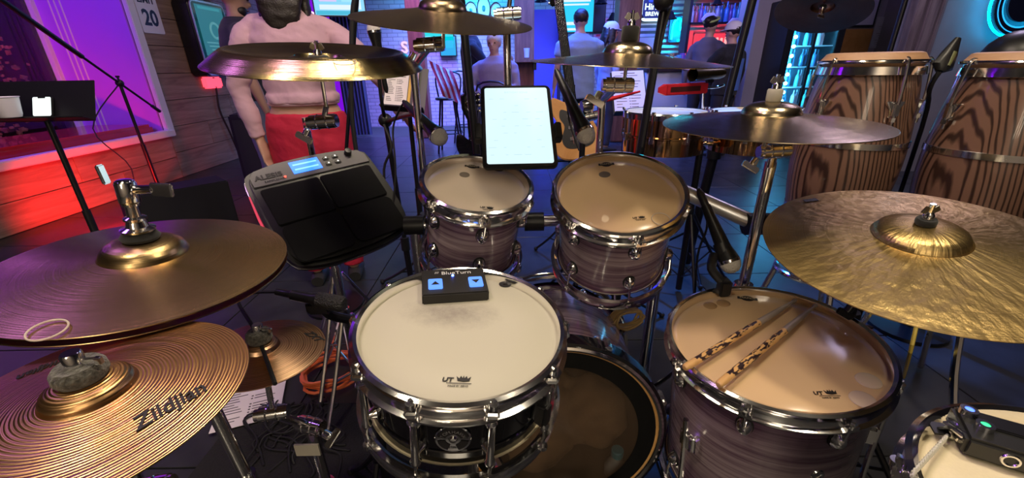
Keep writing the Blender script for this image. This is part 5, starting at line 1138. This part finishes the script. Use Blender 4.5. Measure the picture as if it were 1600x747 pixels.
# room beyond
q = PY(737, 90, 5.6); person('man in black shirt and tan trousers standing beyond the tall chrome stand', (q.x, 5.6), -1.45, 1.76, shirt=(.008, .008, .010), pants=(.30, .17, .12), ra=[(.23, .16, 1.16), (.16, .36, 1.2)], skin=SKIND)
q = PY(773, 95, 5.2); person('grey-haired person in pale violet sweater seated on a stool, facing the stage', (q.x, 5.2), PI - .25, 1.72, shirt=(.30, .27, .42), pants=(.03, .03, .05), hair=HAIRG, build=1.12, zoff=-.20, la=[(-.27, .05, 1.15), (-.10, .25, 1.08)], ra=[(.27, .05, 1.15), (.08, .26, 1.05)], legs=[[(-.13, .42, .90), (-.13, .42, .45)], [(.13, .42, .90), (.13, .42, .45)]])
q = PY(905, 90, 5.5); person('man from behind in pale blue shirt before the wall screen', (q.x, 5.5), .1, 1.76, shirt=(.26, .36, .52), pants=(.02, .02, .03), hairstyle='short', build=1.18, sleeve='short', hem=.76, ra=[(.30, .10, 1.14), (.26, .34, 1.18)])
q = PY(951, 90, 6.1); person('woman in pale cap and shirt in profile beside the blue shirt', (q.x, 6.1), -1.3, 1.66, shirt=(.40, .38, .55), pants=(.03, .03, .05), hairstyle='long', cap=(.68, .60, .66))
q = PY(1103, 90, 6.1); person('person in grey shirt with green headband at the bar', (q.x, 6.1), -.9, 1.72, shirt=(.17, .15, .18), pants=(.03, .03, .04), hairstyle='bun', ra=[(.28, .10, 1.14), (.25, .36, 1.15)])
q = PY(1140, 90, 5.6); person('person in white cap and black jacket with blue back panel at the bar', (q.x, 5.6), .5, 1.60, shirt=(.008, .008, .010), pants=(.015, .015, .02), hairstyle='short', cap=(.72, .70, .74), build=1.15, la=[(-.30, .14, 1.14), (-.25, .40, 1.16)])
MB().loft([((-.0, -.148, 1.30), .11, .01, (0, 0, 1)), ((0, -.150, 1.1), .10, .012, (0, 0, 1)), ((0, -.148, .90), .09, .01, (0, 0, 1))], 14).build('back_panel', mat('blue_cloth', (.10, .20, .55), .7), [o for o in bpy.data.objects if o.get('label', '').startswith('person in white cap')][0])
MB().torus(.096, .012, M4.Translation((0, .0, 1.69)) @ M4.Rotation(.35, 4, 'X') @ M4.Diagonal((.98, 1.1, 1, 1)), 28, 8).build('headband', mat('green_band', (.45, .55, .18), .6), [o for o in bpy.data.objects if o.get('label', '').startswith('person in grey shirt')][0])
# ------------------------------------------------------------------ the bar room
# wall kiosk and limit sign on the planks
ks = thing('touch_screen_kiosk', 'black wall kiosk with a lit teal screen on the plank wall', 'kiosk', M4.Translation((XL + .022, 5.80, 1.52)) @ M4.Rotation(PI / 2, 4, 'Z') @ M4.Rotation(PI / 2, 4, 'X'))
MB().prism(rrect(.66, .86, .08), 0, .20).build('case', mat('kiosk_case', (.010, .010, .014), .25), ks, bevel=.02, seg=3); MB().prism(rrect(.63, .83, .07), .198, .212).build('trim_ring', mat('kiosk_trim', (.45, .45, .5), .3, .6), ks, bevel=.004)
MB().prism(rrect(.59, .79, .05), .206, .214).build('front_glass', mat('kiosk_glass', (.008, .010, .014), .08), ks); MB().box((0, .09, .2145), (.50, .56, .002)).build('screen', emat('kiosk_teal', (.03, .20, .24), .75), ks)
MB().torus(.085, .014, M4.Translation((.02, .10, .216)), 32, 6).build('screen_ring', emat('kiosk_light', (.12, .40, .45), .7), ks)
for k in range(3): MB().box((-.02, -.04 - .04 * k, .216), (.34 - .06 * k, .014, .001)).build('screen_line', emat('kiosk_light', (0, 0, 0)), ks)
MB().box((.0, .34, .216), (.40, .03, .001)).build('screen_header', emat('kiosk_header', (.05, .35, .40), .7), ks); MB().box((.20, -.36, .216), (.05, .05, .002)).build('card_reader', mat('pale_plate', (.6, .58, .6), .5), ks)
MB().box((-.02, -.50, .03), (.34, .14, .06)).build('lamp_strip', emat('kiosk_red_strip', (1, .06, .10), 2.0), ks, bevel=.02)
MB().tube([(.0, -.44, .05), (.02, -.60, .03), (-.02, -.85, .03), (.05, -1.15, .04), (.12, -1.45, .04)], .012, 8, 5).build('power_cable', RUB, ks)
sg = thing('limit_sign', 'white occupancy sign reading LIMIT 20 on the plank wall', 'sign', M4.Translation((XL + .024, 5.10, 1.745)) @ M4.Rotation(PI / 2, 4, 'Z') @ M4.Rotation(PI / 2, 4, 'X'))
MB().prism(rrect(.30, .40, .02), 0, .006).build('board', mat('sign_white', (.72, .70, .74), .5), sg); text('20', .215, mat('sign_ink', (.01, .01, .05), .5), sg, M4.Translation((0, -.055, .0065)), .001, sx=.95, bold=.006); text('LIMIT', .10, mat('sign_ink', (0, 0, 0)), sg, M4.Translation((0, .125, .0065)), .001, bold=.003)
# assumed stage lamps on the ceiling, out of view (the fixtures of the lights above)
for lb, p in (('assumed black stage lamp on the ceiling over the ride', (1.05, .45, 2.86)), ('assumed black stage lamp on the ceiling over the hi-hat', (-.95, .10, 2.86))):
    t = thing('assumed_stage_lamp', lb, 'lamp', p); MB().lathe([(.16, .0), (.17, .004), (.17, .12), (.10, .20), (0, .20)], 28).build('housing', BLKM, t); MB().cyl((0, 0, .2), (0, 0, .30), .02).build('stem', BLKM, t)
# flat screens
def screen(name, label, px, Y, w_, h_, cells, rot=0., cat='screen', base=(.02, .55, .95), s=1.0):
    c = PY(px[0], px[1], Y); t = thing(name, label, cat, M4.Translation(c) @ M4.Rotation(rot, 4, 'Z') @ M4.Rotation(PI / 2, 4, 'X'))
    MB().box((0, 0, -.03), (w_ + .04, h_ + .04, .05)).build('housing', BLK, t, bevel=.006); MB().box((0, 0, -.003), (w_, h_, .004)).build('screen', emat(label[:24], base, s), t)
    for k, (x, y, ww, hh, c_) in enumerate(cells): MB().box((x * w_, y * h_, .0005), (ww * w_, hh * h_, .002)).build('picture_patch', emat('patch_%s' % str(c_), c_, s), t)
    return t
cy1, wh, dk = (.15, .65, .95), (.75, .92, 1.), (.02, .12, .35)
screen('television', 'hanging television showing a pale blue and red game, near the brick wall', (528, -8), 7.4, .74, .56, [(-.05, -.30, .7, .12, wh), (-.2, .0, .3, .2, (.9, .35, .45)), (-.22, -.13, .34, .07, (.7, .6, .95)), (.22, -.02, .34, .30, (.35, .8, 1.)), (0, -.44, .96, .10, (.05, .5, .7)), (.38, .0, .1, .7, wh)], .25, base=(.25, .70, .95))
screen('television', 'cyan television with white text lines above the man in blue', (901, 23), 7.9, .56, .52, [(0, .40, .8, .07, wh), (-.02, .29, .75, .05, wh), (.05, .0, .10, .22, (.02, .25, .85)), (.03, -.12, .22, .18, (.02, .25, .85)), (-.12, -.25, .46, .09, wh), (-.1, -.42, .7, .07, wh)], -.06, base=(.0, .62, .92))
screen('window_sign', 'turquoise lit panel behind the top crash cymbal', (681, 25), 9.1, .62, 1.0, [(-.3, -.4, .2, .1, (.2, .9, 1.))], 0, 'sign', (.0, .70, .72), 1.0)
screen('wall_poster_light', 'small cyan lit panel on the blue brick above the stool', (700, 72), 9.1, .30, .34, [(.1, .1, .5, .4, (.0, .55, .9))], 0, 'sign', (.0, .45, .85), .9)
c = PY(849, 45, 8.6); dr = thing('door_1', None, None, (c.x, 8.62, 0)); dr['kind'] = 'structure'
MB().box((0, 0, 1.05), (.56, .05, 2.1)).build('door_leaf', mat('blue_door', (.10, .13, .75), .4), dr, bevel=.006); MB().box((.22, -.035, 1.0), (.03, .03, .12)).build('handle', CHROMED, dr)
for s in (-1, 1): MB().box((s * .31, -.01, 1.08), (.06, .10, 2.16)).build('jamb', mat('dark_jamb', (.03, .02, .04), .6), dr)
# round letters on the far wall
for k, (px, py, w_) in enumerate(((736, 17, .17), (756, 14, .19), (775, 18, .17))):
    c = PY(px, py, 9.1); t = thing('wall_letter', ('white marquee letter with black edge on the blue wall, the round low one', 'white marquee letter O with black edge, the tallest of three', 'white marquee letter with black edge nearest the timber pillar')[k], 'letter', M4.Translation(c) @ M4.Rotation(PI / 2, 4, 'X'), 'marquee letters')
    MB().lathe([(.30, 0), (1, 0), (1, .05), (.30, .05), (.30, 0)], 28, M4.Diagonal((w_ * .6, w_ * (1.0 if k == 1 else .8), 1, 1))).build('face', mat('letter_white', (.7, .68, .62), .6), t); MB().lathe([(1., -.01), (1.14, -.01), (1.14, .06), (1., .06)], 28, M4.Diagonal((w_ * .6, w_ * (1.0 if k == 1 else .8), 1, 1))).build('edge', BLK, t)
# drink ledge on the middle pillar with a cup
c = PY(840, 93, 7.0); t = thing('drink_ledge', 'wooden drink ledge fixed round the middle timber pillar', 'shelf', (c.x, 7.0, c.z)); MB().box((0, 0, -.02), (.66, .5, .04)).build('board', PILLARW, t, bevel=.006); MB().box((-.05, .0, -.09), (.05, .3, .12)).build('bracket', BLKM, t)
tag(MB().lathe([(0, 0), (.035, 0), (.045, .13), (.042, .13), (.033, .006), (0, .006)], 20).build('drink_cup', mat('clear_cup', (.55, .55, .62), .25), None), 'clear plastic cup on the pillar drink ledge', 'cup').location = PY(823, 90, 6.86)
# bar front and back
wc = PY(1000, 140, 6.9); wd = PY(1112, 140, 6.9)
t = thing('bar_counter', 'white fronted bar counter beyond the timbales', 'counter', ((wc.x + wd.x) / 2 + .5, 6.9, 0)); MB().box((-.5, 0, .52), (wd.x - wc.x, .5, 1.04)).build('white_front', mat('white_laminate', (.62, .62, .68), .4), t, bevel=.01)
MB().box((.20, 0, .52), (.26, .46, 1.04)).build('beige_front', wood_mat('beige_panel', (.26, .20, .18), (.34, .27, .24), (3, 3, 12), .6), t, bevel=.01); MB().box((-.36, 0, 1.065), (wd.x - wc.x + .30, .62, .05)).build('bar_top', mat('bar_top', (.05, .03, .025), .2), t, bevel=.008)
# shelf with bottles
BOTC = [(.10, .30, .75), (.25, .12, .40), (.55, .50, .62), (.05, .15, .30), (.60, .12, .12), (.12, .45, .55), (.40, .30, .12)]
BM = [mat('bottle_glass_%d' % k, c, .08, coat=.5) for k, c in enumerate(BOTC)]
bp = MB().lathe([(0, 0), (.036, 0), (.038, .008), (.038, .17), (.030, .20), (.014, .225), (.013, .285), (.016, .287), (.016, .30), (0, .30)], 12); bme = bp.build('tmp', BM[0], None); bmesh0 = bme.data; bpy.data.objects.remove(bme)
bms = []
for m_ in BM: x = bmesh0.copy(); x.materials.clear(); x.materials.append(m_); bms.append(x)
CN = ['blue', 'violet', 'pale', 'navy', 'red', 'teal', 'amber']
def bottle(loc, label, group, k, s=1.): o = link('bottle', bms[k % len(bms)]); o.location = loc; o.scale = (s, s, s); return tag(o, CN[k % len(bms)] + ' ' + label, 'bottle', group)
sa = PY(1076, 32, 8.4); sb = PY(1184, 24, 8.4); rb = random.Random(9)
t = thing('bar_shelf', 'dark back-bar shelf crowded with bottles under the ceiling', 'shelf', (sa.x, 8.4, 0))
for z in (1.83, 2.22): MB().box(((sb.x - sa.x) / 2, .1, z - .02), (sb.x - sa.x, .30, .04)).build('shelf_board', mat('dark_shelf', (.02, .015, .02), .4), t, bevel=.004)
for x in (0, sb.x - sa.x): MB().box((x, .1, 1.2), (.05, .3, 2.4)).build('shelf_post', mat('dark_shelf', (0, 0, 0)), t)
for row, z in enumerate((1.83, 2.22)):
    n = 15
    for k in range(n):
        for j in range(2):
            bottle((sa.x + .06 + (sb.x - sa.x - .1) * (k + .3 * j) / n + rb.uniform(-.01, .01), 8.42 + .13 * j, z), ('liquor bottle standing on the lower back-bar shelf', 'liquor bottle standing on the upper back-bar shelf')[row], 'bottles on the back bar', rb.randrange(7), rb.uniform(.85, 1.1))
# neon and lit signs
c = PY(1020, 13, 9.10); t = thing('brewery_sign', 'white outlined neon brewery sign on the steel wall', 'sign', M4.Translation(c) @ M4.Rotation(PI / 2, 4, 'X')); NEW = emat('neon_white', (.75, .95, 1.), 1.6)
MB().prism(rrect(.46, .40, .09), 0, .03).build('back_plate', mat('neon_back', (.01, .02, .12), .4), t)
MB().tube([V((x, y, .04)) for x, y in rrect(.46, .40, .09)] + [V((.23, .11, .04))], .026, 8).build('neon_outline', NEW, t); text('Hirm', .15, NEW, t, M4.Translation((-.01, .02, .035)), .004, bold=.003); text('BREW', .10, NEW, t, M4.Translation((-.01, -.10, .035)), .004, bold=.002); MB().loft([((-.10, .12, .04), .02, .01), ((0, .15, .04), .05, .012), ((.10, .13, .04), .02, .01)], 10).build('blue_crest', emat('neon_blue', (.02, .06, 1.), 1.4), t)
c = PY(1059, 46, 9.11); t = thing('neon_sign', 'cyan neon sign glowing on the steel wall above the bar clutter', 'sign', M4.Translation(c) @ M4.Rotation(PI / 2, 4, 'X')); NC = emat('neon_cyan', (.0, .85, 1.), 2.6)
MB().tube([V(p) for p in ((-.12, -.18, .03), (-.10, .12, .03), (.02, .18, .03), (.02, -.02, .03), (.12, .10, .03), (.12, -.16, .03), (0, -.2, .03))], .022, 8, 4).build('neon_tube', NC, t); MB().prism(rrect(.34, .46, .04), 0, .015).build('back_plate', mat('neon_back2', (.02, .25, .35), .4), t); point('neon_cyan_light', c + V((0, -.2, 0)), 12, (.0, .7, 1), .1)
c = PY(1120, 72, 9.08); t = thing('red_neon_sign', 'long red lit bar sign behind the two people at the bar', 'sign', M4.Translation(c) @ M4.Rotation(PI / 2, 4, 'X')); RN = emat('red_glow', (1., .05, .10), .9); RW = emat('red_glow_bright', (1., .45, .45), 1.1)
MB().box((.05, .0, 0), (1.05, .46, .04)).build('lit_panel', RN, t, bevel=.01)
for k in range(9): MB().prism(rrect(.05, .17, .02), .02, .03, M4.Translation((-.28 + .085 * k, .06 + .01 * (k % 2), 0))).build('letter_shape', RW, t)
for k in range(7): MB().box((-.22 + .09 * k, -.12, .022), (.06, .05, .006)).build('letter_shape', RW, t)
MB().torus(.075, .012, M4.Translation((.40, .06, .03)), 24, 6).build('ring_emblem', RW, t); MB().box((-.58, -.08, -.02), (.16, .72, .03)).build('side_panel', RN, t); point('red_bar_light', c + V((0, -.35, 0)), 14, (1, .05, .1), .2)
c = PY(946, 47, 9.19); t = thing('pink_poster', 'pink and red poster beside the woman with the cap', 'poster', M4.Translation(c) @ M4.Rotation(PI / 2, 4, 'X')); MB().box((0, 0, 0), (.46, .42, .02)).build('sheet', mat('poster_pink', (.80, .30, .45), .6), t)
for k, (x, y, w_, h_) in enumerate(((-.04, .02, .05, .26), (.06, .03, .06, .2), (.14, -.02, .05, .3), (-.14, -.05, .08, .12))): MB().box((x, y, .012), (w_, h_, .004)).build('printed_shape', mat('poster_red', (.75, .03, .08), .6), t)
c = PY(1007, 76, 9.12); tag(MB().box((0, 0, 0), (.36, .02, .40)).build('menu_board', mat('menu_paper', (.62, .50, .60), .7), None), 'pale menu board on the steel wall under the brewery neon', 'board').location = c
c = PY(934, 20, 8.2); t = thing('hanging_speaker', 'black loudspeaker hanging beside the cyan television', 'speaker', c); MB().box((0, 0, 0), (.24, .24, .66)).build('cabinet', BLK, t, bevel=.012); MB().box((0, -.125, 0), (.20, .01, .60)).build('grille', mat('monitor_grille', (0, 0, 0)), t)
# pendant lamps
for px, py, lb in ((1048, 30, 'black cone pendant lamp before the cyan neon'), (997, 28, 'black cone pendant lamp beside the brewery neon'), (939, 6, 'black cone pendant lamp over the hanging speaker'), (957, 32, 'black cone pendant lamp over the pink poster'), (1120, 8, 'black cone pendant lamp in front of the bar shelf'), (845, 3, 'black cone pendant lamp above the blue door')):
    c = PY(px, py, 7.9); t = thing('pendant_lamp', lb, 'lamp', c, 'pendant lamps over the bar'); MB().lathe([(.015, .12), (.03, .11), (.07, .03), (.11, 0), (.105, 0), (.065, .028), (.02, .10)], 20).build('shade', BLKM, t); MB().cyl((0, 0, .11), (0, 0, 3.14 - c.z), .006, n=6).build('cord', RUB, t); MB().ball((0, 0, .03), .025, 10).build('bulb', mat('dim_bulb', (.6, .5, .4), .4), t)
# bar-back clutter: small boxes and cups left of the red sign
for k in range(9):
    c = PY(1035 + 6 * k, 88 - (k % 3) * 5, 8.2); tag(MB().lathe([(0, 0), (.05, 0), (.055, .12), (.05, .16 + .03 * (k % 3)), (0, .17 + .03 * (k % 3))], 12).build('bar_jar', BM[(k * 3) % 7], None), 'small jar in the row under the cyan neon', 'jar', 'jars on the back counter').location = (c.x, 8.12, 1.10)
tag(MB().box((PY(1062, 100, 8.2).x, 8.12, .55), (1.3, .38, 1.1)).build('back_counter', mat('back_counter', (.03, .025, .03), .4), None), 'dark back counter carrying a row of jars under the neon', 'counter')
# paper lanterns over the bar
for px, py, lb in ((1108, 30, 'white paper fan decoration above the red sign'), (1148, 38, 'white paper fan decoration nearer the leaning pole')):
    c = PY(px, py, 7.2); t = thing('paper_decoration', lb, 'decoration', M4.Translation(c) @ M4.Rotation(PI / 2, 4, 'X')); MB().prism([(.11 * math.cos(a * PI / 3) * (1.1 if a % 3 else 1.2), .10 * math.sin(a * PI / 3)) for a in range(6)], 0, .02).build('paper_body', mat('paper_violet', (.55, .50, .70), .7), t, bevel=.006); MB().cyl((0, .10, .01), (0, 3.14 - c.z, .01), .002, n=5).build('string', RUB, t)
# poster board with stickers and two frames
c = PY(1187, 70, 7.53); t = thing('sticker_board', 'dark board crowded with pale stickers right of the red sign', 'board', M4.Translation(c) @ M4.Rotation(PI / 2, 4, 'X')); MB().box((0, 0, 0), (.44, .80, .03)).build('backing', mat('board_dark', (.03, .03, .045), .6), t); rs_ = random.Random(3)
SM = [mat('sticker_%d' % k, c_, .6) for k, c_ in enumerate(((.45, .42, .52), (.30, .28, .40), (.50, .30, .40), (.20, .25, .45)))]
for k in range(44):
    x, y = rs_.uniform(-.19, .19), rs_.uniform(-.37, .37)
    if abs(x - .06) < .09 and abs(y - .03) < .10: continue
    if k % 2: MB().lathe([(0, .018), (.028, .018), (.028, .015)], 12, M4.Translation((x, y, .0005 * (k % 5)))).build('sticker', SM[k % 4], t)
    else: MB().box((x, y, .0165 + .0004 * (k % 5)), (rs_.uniform(.03, .07), rs_.uniform(.03, .06), .003)).build('sticker', SM[k % 4], t)
MB().box((.06, .03, .019), (.13, .17, .004)).build('sticker', mat('board_blue', (.02, .03, .08), .6), t)
for px, lb in ((1196, 'small framed picture above the sticker board, nearer the bar'), (1214, 'small framed picture above the sticker board, nearer the copper cymbal')):
    c = PY(px, 18, 7.53); t = thing('picture_frame', lb, 'picture', M4.Translation(c) @ M4.Rotation(PI / 2, 4, 'X')); MB().box((0, 0, 0), (.19, .27, .02)).build('frame', BLK, t, bevel=.004); MB().box((0, 0, .011), (.16, .24, .003)).build('mat_board', mat('picture_pale', (.35, .38, .55), .6), t); MB().box((0, .0, .0135), (.05, .09, .002)).build('picture', mat('picture_dark', (.03, .04, .12), .6), t)
struct(MB().box((PY(1187, 130, 7.5).x, 7.6, 1.55), (.75, .10, 3.1)), 'wall_bar_end', mat('dark_brown_wall', (.05, .035, .035), .7))
# glass-door cooler
cx_ = PY(1262, 110, 6.0); t = thing('drinks_cooler', 'glass-door drinks cooler glowing blue beside the congas', 'cooler', (cx_.x, 6.3, 0)); W2 = .32
for x in (-1, 1): MB().box((x * (W2 + .03), 0, .95), (.06, .6, 1.9)).build('side_panel', BLK, t, bevel=.008)
MB().box((0, .28, .95), (2 * W2, .04, 1.9)).build('back_panel', mat('cooler_liner', (.35, .55, .75), .5), t); MB().box((0, 0, .12), (2 * W2, .6, .24)).build('plinth', BLK, t); MB().box((0, 0, 1.82), (2 * W2, .6, .16)).build('header', BLK, t)
zz = [.30, .56, .82, 1.08, 1.34, 1.58]
for z in zz: MB().box((0, .02, z), (2 * W2, .46, .012)).build('shelf', mat('cooler_shelf', (.5, .55, .6), .4), t)
for x in (-1, 0, 1): MB().box((x * (W2 - .01), -.29, .99), (.035, .03, 1.54)).build('door_stile', BLK, t, bevel=.004)
MB().box((0, -.275, .99), (2 * W2, .006, 1.54)).build('glass_door', film_mat('cooler_glass', (.05, .12, .2), .06, .02), t)
for k in range(12): MB().ball((-W2 + .10, -.235, .30 + .115 * k), .024, 8).build('led_lamp', emat('cooler_led', (.20, .75, 1.), 16), t)
MB().box((.0, -.2, 1.73), (.5, .03, .02)).build('tube_lamp', emat('cooler_tube', (.2, .7, 1.), 6), t); area('cooler_light', (cx_.x - W2 + .03, 6.04, 1.0), (cx_.x + .2, 6.4, 1.0), .05, 60, (.05, .50, 1.), 1.4); area('cooler_light', (cx_.x, 6.08, 1.70), (cx_.x, 6.3, .3), .5, 40, (.05, .50, 1.), .1)
rk_ = random.Random(2)
for r, z in enumerate(zz[:5]):
    for k in range(7):
        bottle((cx_.x - W2 + .07 + .083 * k, 6.3 + (-.12 if k % 2 else -.06), z + .007), 'bottle on a cooler shelf, number %d shelf from the floor' % (r + 1) if False else ['bottle standing on the lowest cooler shelf', 'bottle standing on the second cooler shelf from below', 'bottle standing on the middle cooler shelf', 'bottle standing on the second cooler shelf from above', 'bottle standing on the top stocked cooler shelf'][r], 'bottles in the cooler', rk_.choice((0, 3, 5, 2)), .72)
# right wall pieces
c = PY(1326, 70, 6.86); t = thing('wood_panel', 'amber wooden notice panel behind the full conga', 'board', M4.Translation(c) @ M4.Rotation(PI / 2, 4, 'X')); MB().box((0, -.12, 0), (.60, .66, .04)).build('board', wood_mat('amber_panel', (.36, .15, .03), (.48, .22, .06), (4, 4, 4), .5), t, bevel=.005)
c = PY(1346, 8, 6.86); t = thing('picture_frame', 'large pale poster in a dark frame right of the copper cymbal', 'picture', M4.Translation(c) @ M4.Rotation(PI / 2, 4, 'X')); MB().box((0, .08, 0), (.52, .74, .03)).build('frame', BLK, t, bevel=.005); MB().box((0, .08, .016), (.46, .68, .004)).build('poster', mat('poster_pale', (.50, .46, .60), .6), t); MB().box((-.05, .2, .0185), (.2, .12, .002)).build('picture', mat('poster_blue', (.05, .15, .35), .6), t)
c = PY(1380, 51, 6.87); t = thing('notice_sheet', 'printed notice sheet pinned beside the door trim', 'paper', M4.Translation(c) @ M4.Rotation(PI / 2, 4, 'X')); MB().box((0, 0, 0), (.30, .42, .004)).build('sheet', mat('notice_paper', (.40, .37, .40), .7), t)
MB().lathe([(0, .004), (.02, .004), (.02, .002)], 12, M4.Translation((.02, .15, 0))).build('emblem', INK, t)
for k in range(9): MB().box((.0, .08 - .03 * k, .003), (.2 - .04 * (k % 3), .005, .001)).build('text_line', GREYINK, t)
# ring sign with cyan glow behind it
c = PY(1602, 12, 4.4); t = thing('ring_sign', 'dark round ring sign with cyan backlight on the grey wall', 'sign', M4.Translation((c.x, 4.44, c.z + .06)) @ M4.Rotation(PI / 2, 4, 'X')); NB = emat('ring_cyan', (.0, .50, 1.), 22); DKS = mat('sign_navy', (.006, .008, .02), .4)
MB().lathe([(.235, .03), (.30, .03), (.30, .05), (.235, .05), (.235, .03)], 48).build('outer_ring', DKS, t); MB().lathe([(0, .03), (.18, .03), (.18, .05), (0, .05)], 40).build('centre_disc', DKS, t)
MB().torus(.225, .006, M4.Translation((0, 0, .045)), 48, 6).build('ring_tube', emat('ring_cyan_front', (.02, .40, 1.), 1.6), t); MB().torus(.272, .004, M4.Translation((0, 0, .052)), 48, 6).build('ring_tube', emat('ring_cyan_front', (0, 0, 0)), t)
MB().box((-.22, .245, .04), (.62, .07, .03)).build('arm_bar', DKS, t)
MB().torus(.305, .010, M4.Translation((0, 0, .006)), 48, 6).build('back_tube', NB, t); MB().box((-.24, .245, .010), (.56, .02, .012)).build('back_tube', NB, t)
# keyboard lamp shape peeping over the far conga
c = PY(1592, 70, 1.6); t = thing('table_speaker', 'black domed speaker peeping over the cut-off conga', 'speaker', (c.x + .03, 1.62, 0)); MB().ball((0, 0, c.z - .05), .10, 20).build('dome', BLK, t); MB().cyl((0, 0, 0), (0, 0, c.z - .1), .02).build('pole', BLKM, t); MB().lathe([(0, 0), (.15, 0), (.15, .015), (0, .02)], 24).build('round_base', BLKM, t)
# stool with flag, high table
def stool(label, x, y, zs=.76, rot=0.):
    t = thing('bar_stool', label, 'stool', M4.Translation((x, y, 0)) @ M4.Rotation(rot, 4, 'Z'), 'bar stools')
    MB().lathe([(0, zs), (.17, zs), (.18, zs - .015), (.17, zs - .03), (0, zs - .03)], 24).build('seat', BLKM, t)
    for k in range(4):
        a = PI / 4 + k * PI / 2; MB().cyl((.13 * math.cos(a), .13 * math.sin(a), zs - .03), (.23 * math.cos(a), .23 * math.sin(a), 0), .014, n=8).build('leg', BLKM, t)
    MB().torus(.19, .008, M4.Translation((0, 0, .28)), 24, 6).build('foot_ring', BLKM, t)
    MB().tube([(-.15, .14, zs), (-.16, .18, zs + .30), (.16, .18, zs + .30), (.15, .14, zs)], .012, 8, 4).build('backrest', BLKM, t)
    return t
q = PY(700, 160, 6.2); stool('dark metal bar stool with the striped flag hung on it', q.x, 6.2); q = PY(728, 160, 6.9); stool('dark metal bar stool against the blue brick', q.x, 6.9, rot=.6)
q = PY(773, 95, 5.2); stool('dark metal bar stool under the seated grey-haired person', q.x, 5.18, .66, 2.9)
fc = PY(690, 122, 6.0); fg = thing('striped_flag', 'red and white striped flag hanging over the bar stool', 'flag', M4.Translation(fc) @ M4.Rotation(.3, 4, 'Z'))
for k in range(7):
    x0 = -.15 + .043 * k; mb = MB(); vv = []
    for j in range(7):
        z = .22 - .075 * j; y = .03 * math.sin(j * 1.1 + k * .5) - .02; dx = .03 * j
        vv += [(x0 + dx * .8, y, z - .02 * k), (x0 + .043 + dx * .8, y + .008, z - .02 * (k + 1))]
    n0 = len(vv); vv += [(a, b + .006, c_) for a, b, c_ in vv]
    fs = [(2 * j, 2 * j + 1, 2 * j + 3, 2 * j + 2) for j in range(6)] + [(n0 + 2 * j, n0 + 2 * j + 2, n0 + 2 * j + 3, n0 + 2 * j + 1) for j in range(6)]
    mb.add(vv, fs).build('stripe', mat('flag_red', (.55, .04, .06), .7) if k % 2 == 0 else mat('flag_white', (.7, .68, .75), .7), fg)
# dark curtain beside the television, stretch of wall lit violet
cvx = PY(540, 60, 7.9); tcv = MB(); vv = []; n = 40
for k in range(n + 1):
    x = -.22 + .44 * k / n; y = .03 * math.sin(k * 1.15); vv += [(x, y, 0.02), (x, y, 2.9)]
n0 = len(vv); vv += [(a, b + .01, c_) for a, b, c_ in vv]
tcv.add(vv, [(2 * k, 2 * k + 2, 2 * k + 3, 2 * k + 1) for k in range(n)] + [(n0 + 2 * k, n0 + 2 * k + 1, n0 + 2 * k + 3, n0 + 2 * k + 2) for k in range(n)])
o = tag(tcv.build('curtain', mat('slate_curtain', (.05, .06, .11), .6), None), 'slate blue pleated curtain hanging below the television', 'curtain'); o.location = (cvx.x, 7.9, 0)
c = PY(505, 60, 8.3); o = MB().box((0, 0, 0), (.56, .05, 3.0)).build('wall_purple_lit', emat('purple_wall_glow', (.28, .0, 1.), .7), None); o.location = (c.x, 8.4, 1.52); o['kind'] = 'structure'  # emission stands in for purple light falling on the wall
gt = thing('globe_lamp', 'glowing violet globe lamp behind the pink shirt', 'lamp', PY(485, 27, 8.2)); MB().cyl((0, 0, .1), (0, 0, 3.14 - PY(485, 27, 8.2).z), .006, n=6).build('cord', RUB, gt)
o = (MB().lathe([(0, -.10), (.06, -.09), (.095, -.04), (.10, .02), (.08, .07), (.04, .095), (0, .10)], 20).build('globe', emat('violet_globe', (.9, .5, 1.), 2.), gt))
c = PY(632, 75, 9.2); t = thing('neon_letter', 'small pink neon S on the white brick wall', 'sign', M4.Translation(c) @ M4.Rotation(PI / 2, 4, 'X')); text('S', .30, emat('neon_pink', (.9, .55, .9), 1.3), t, None, .01, bold=.006)
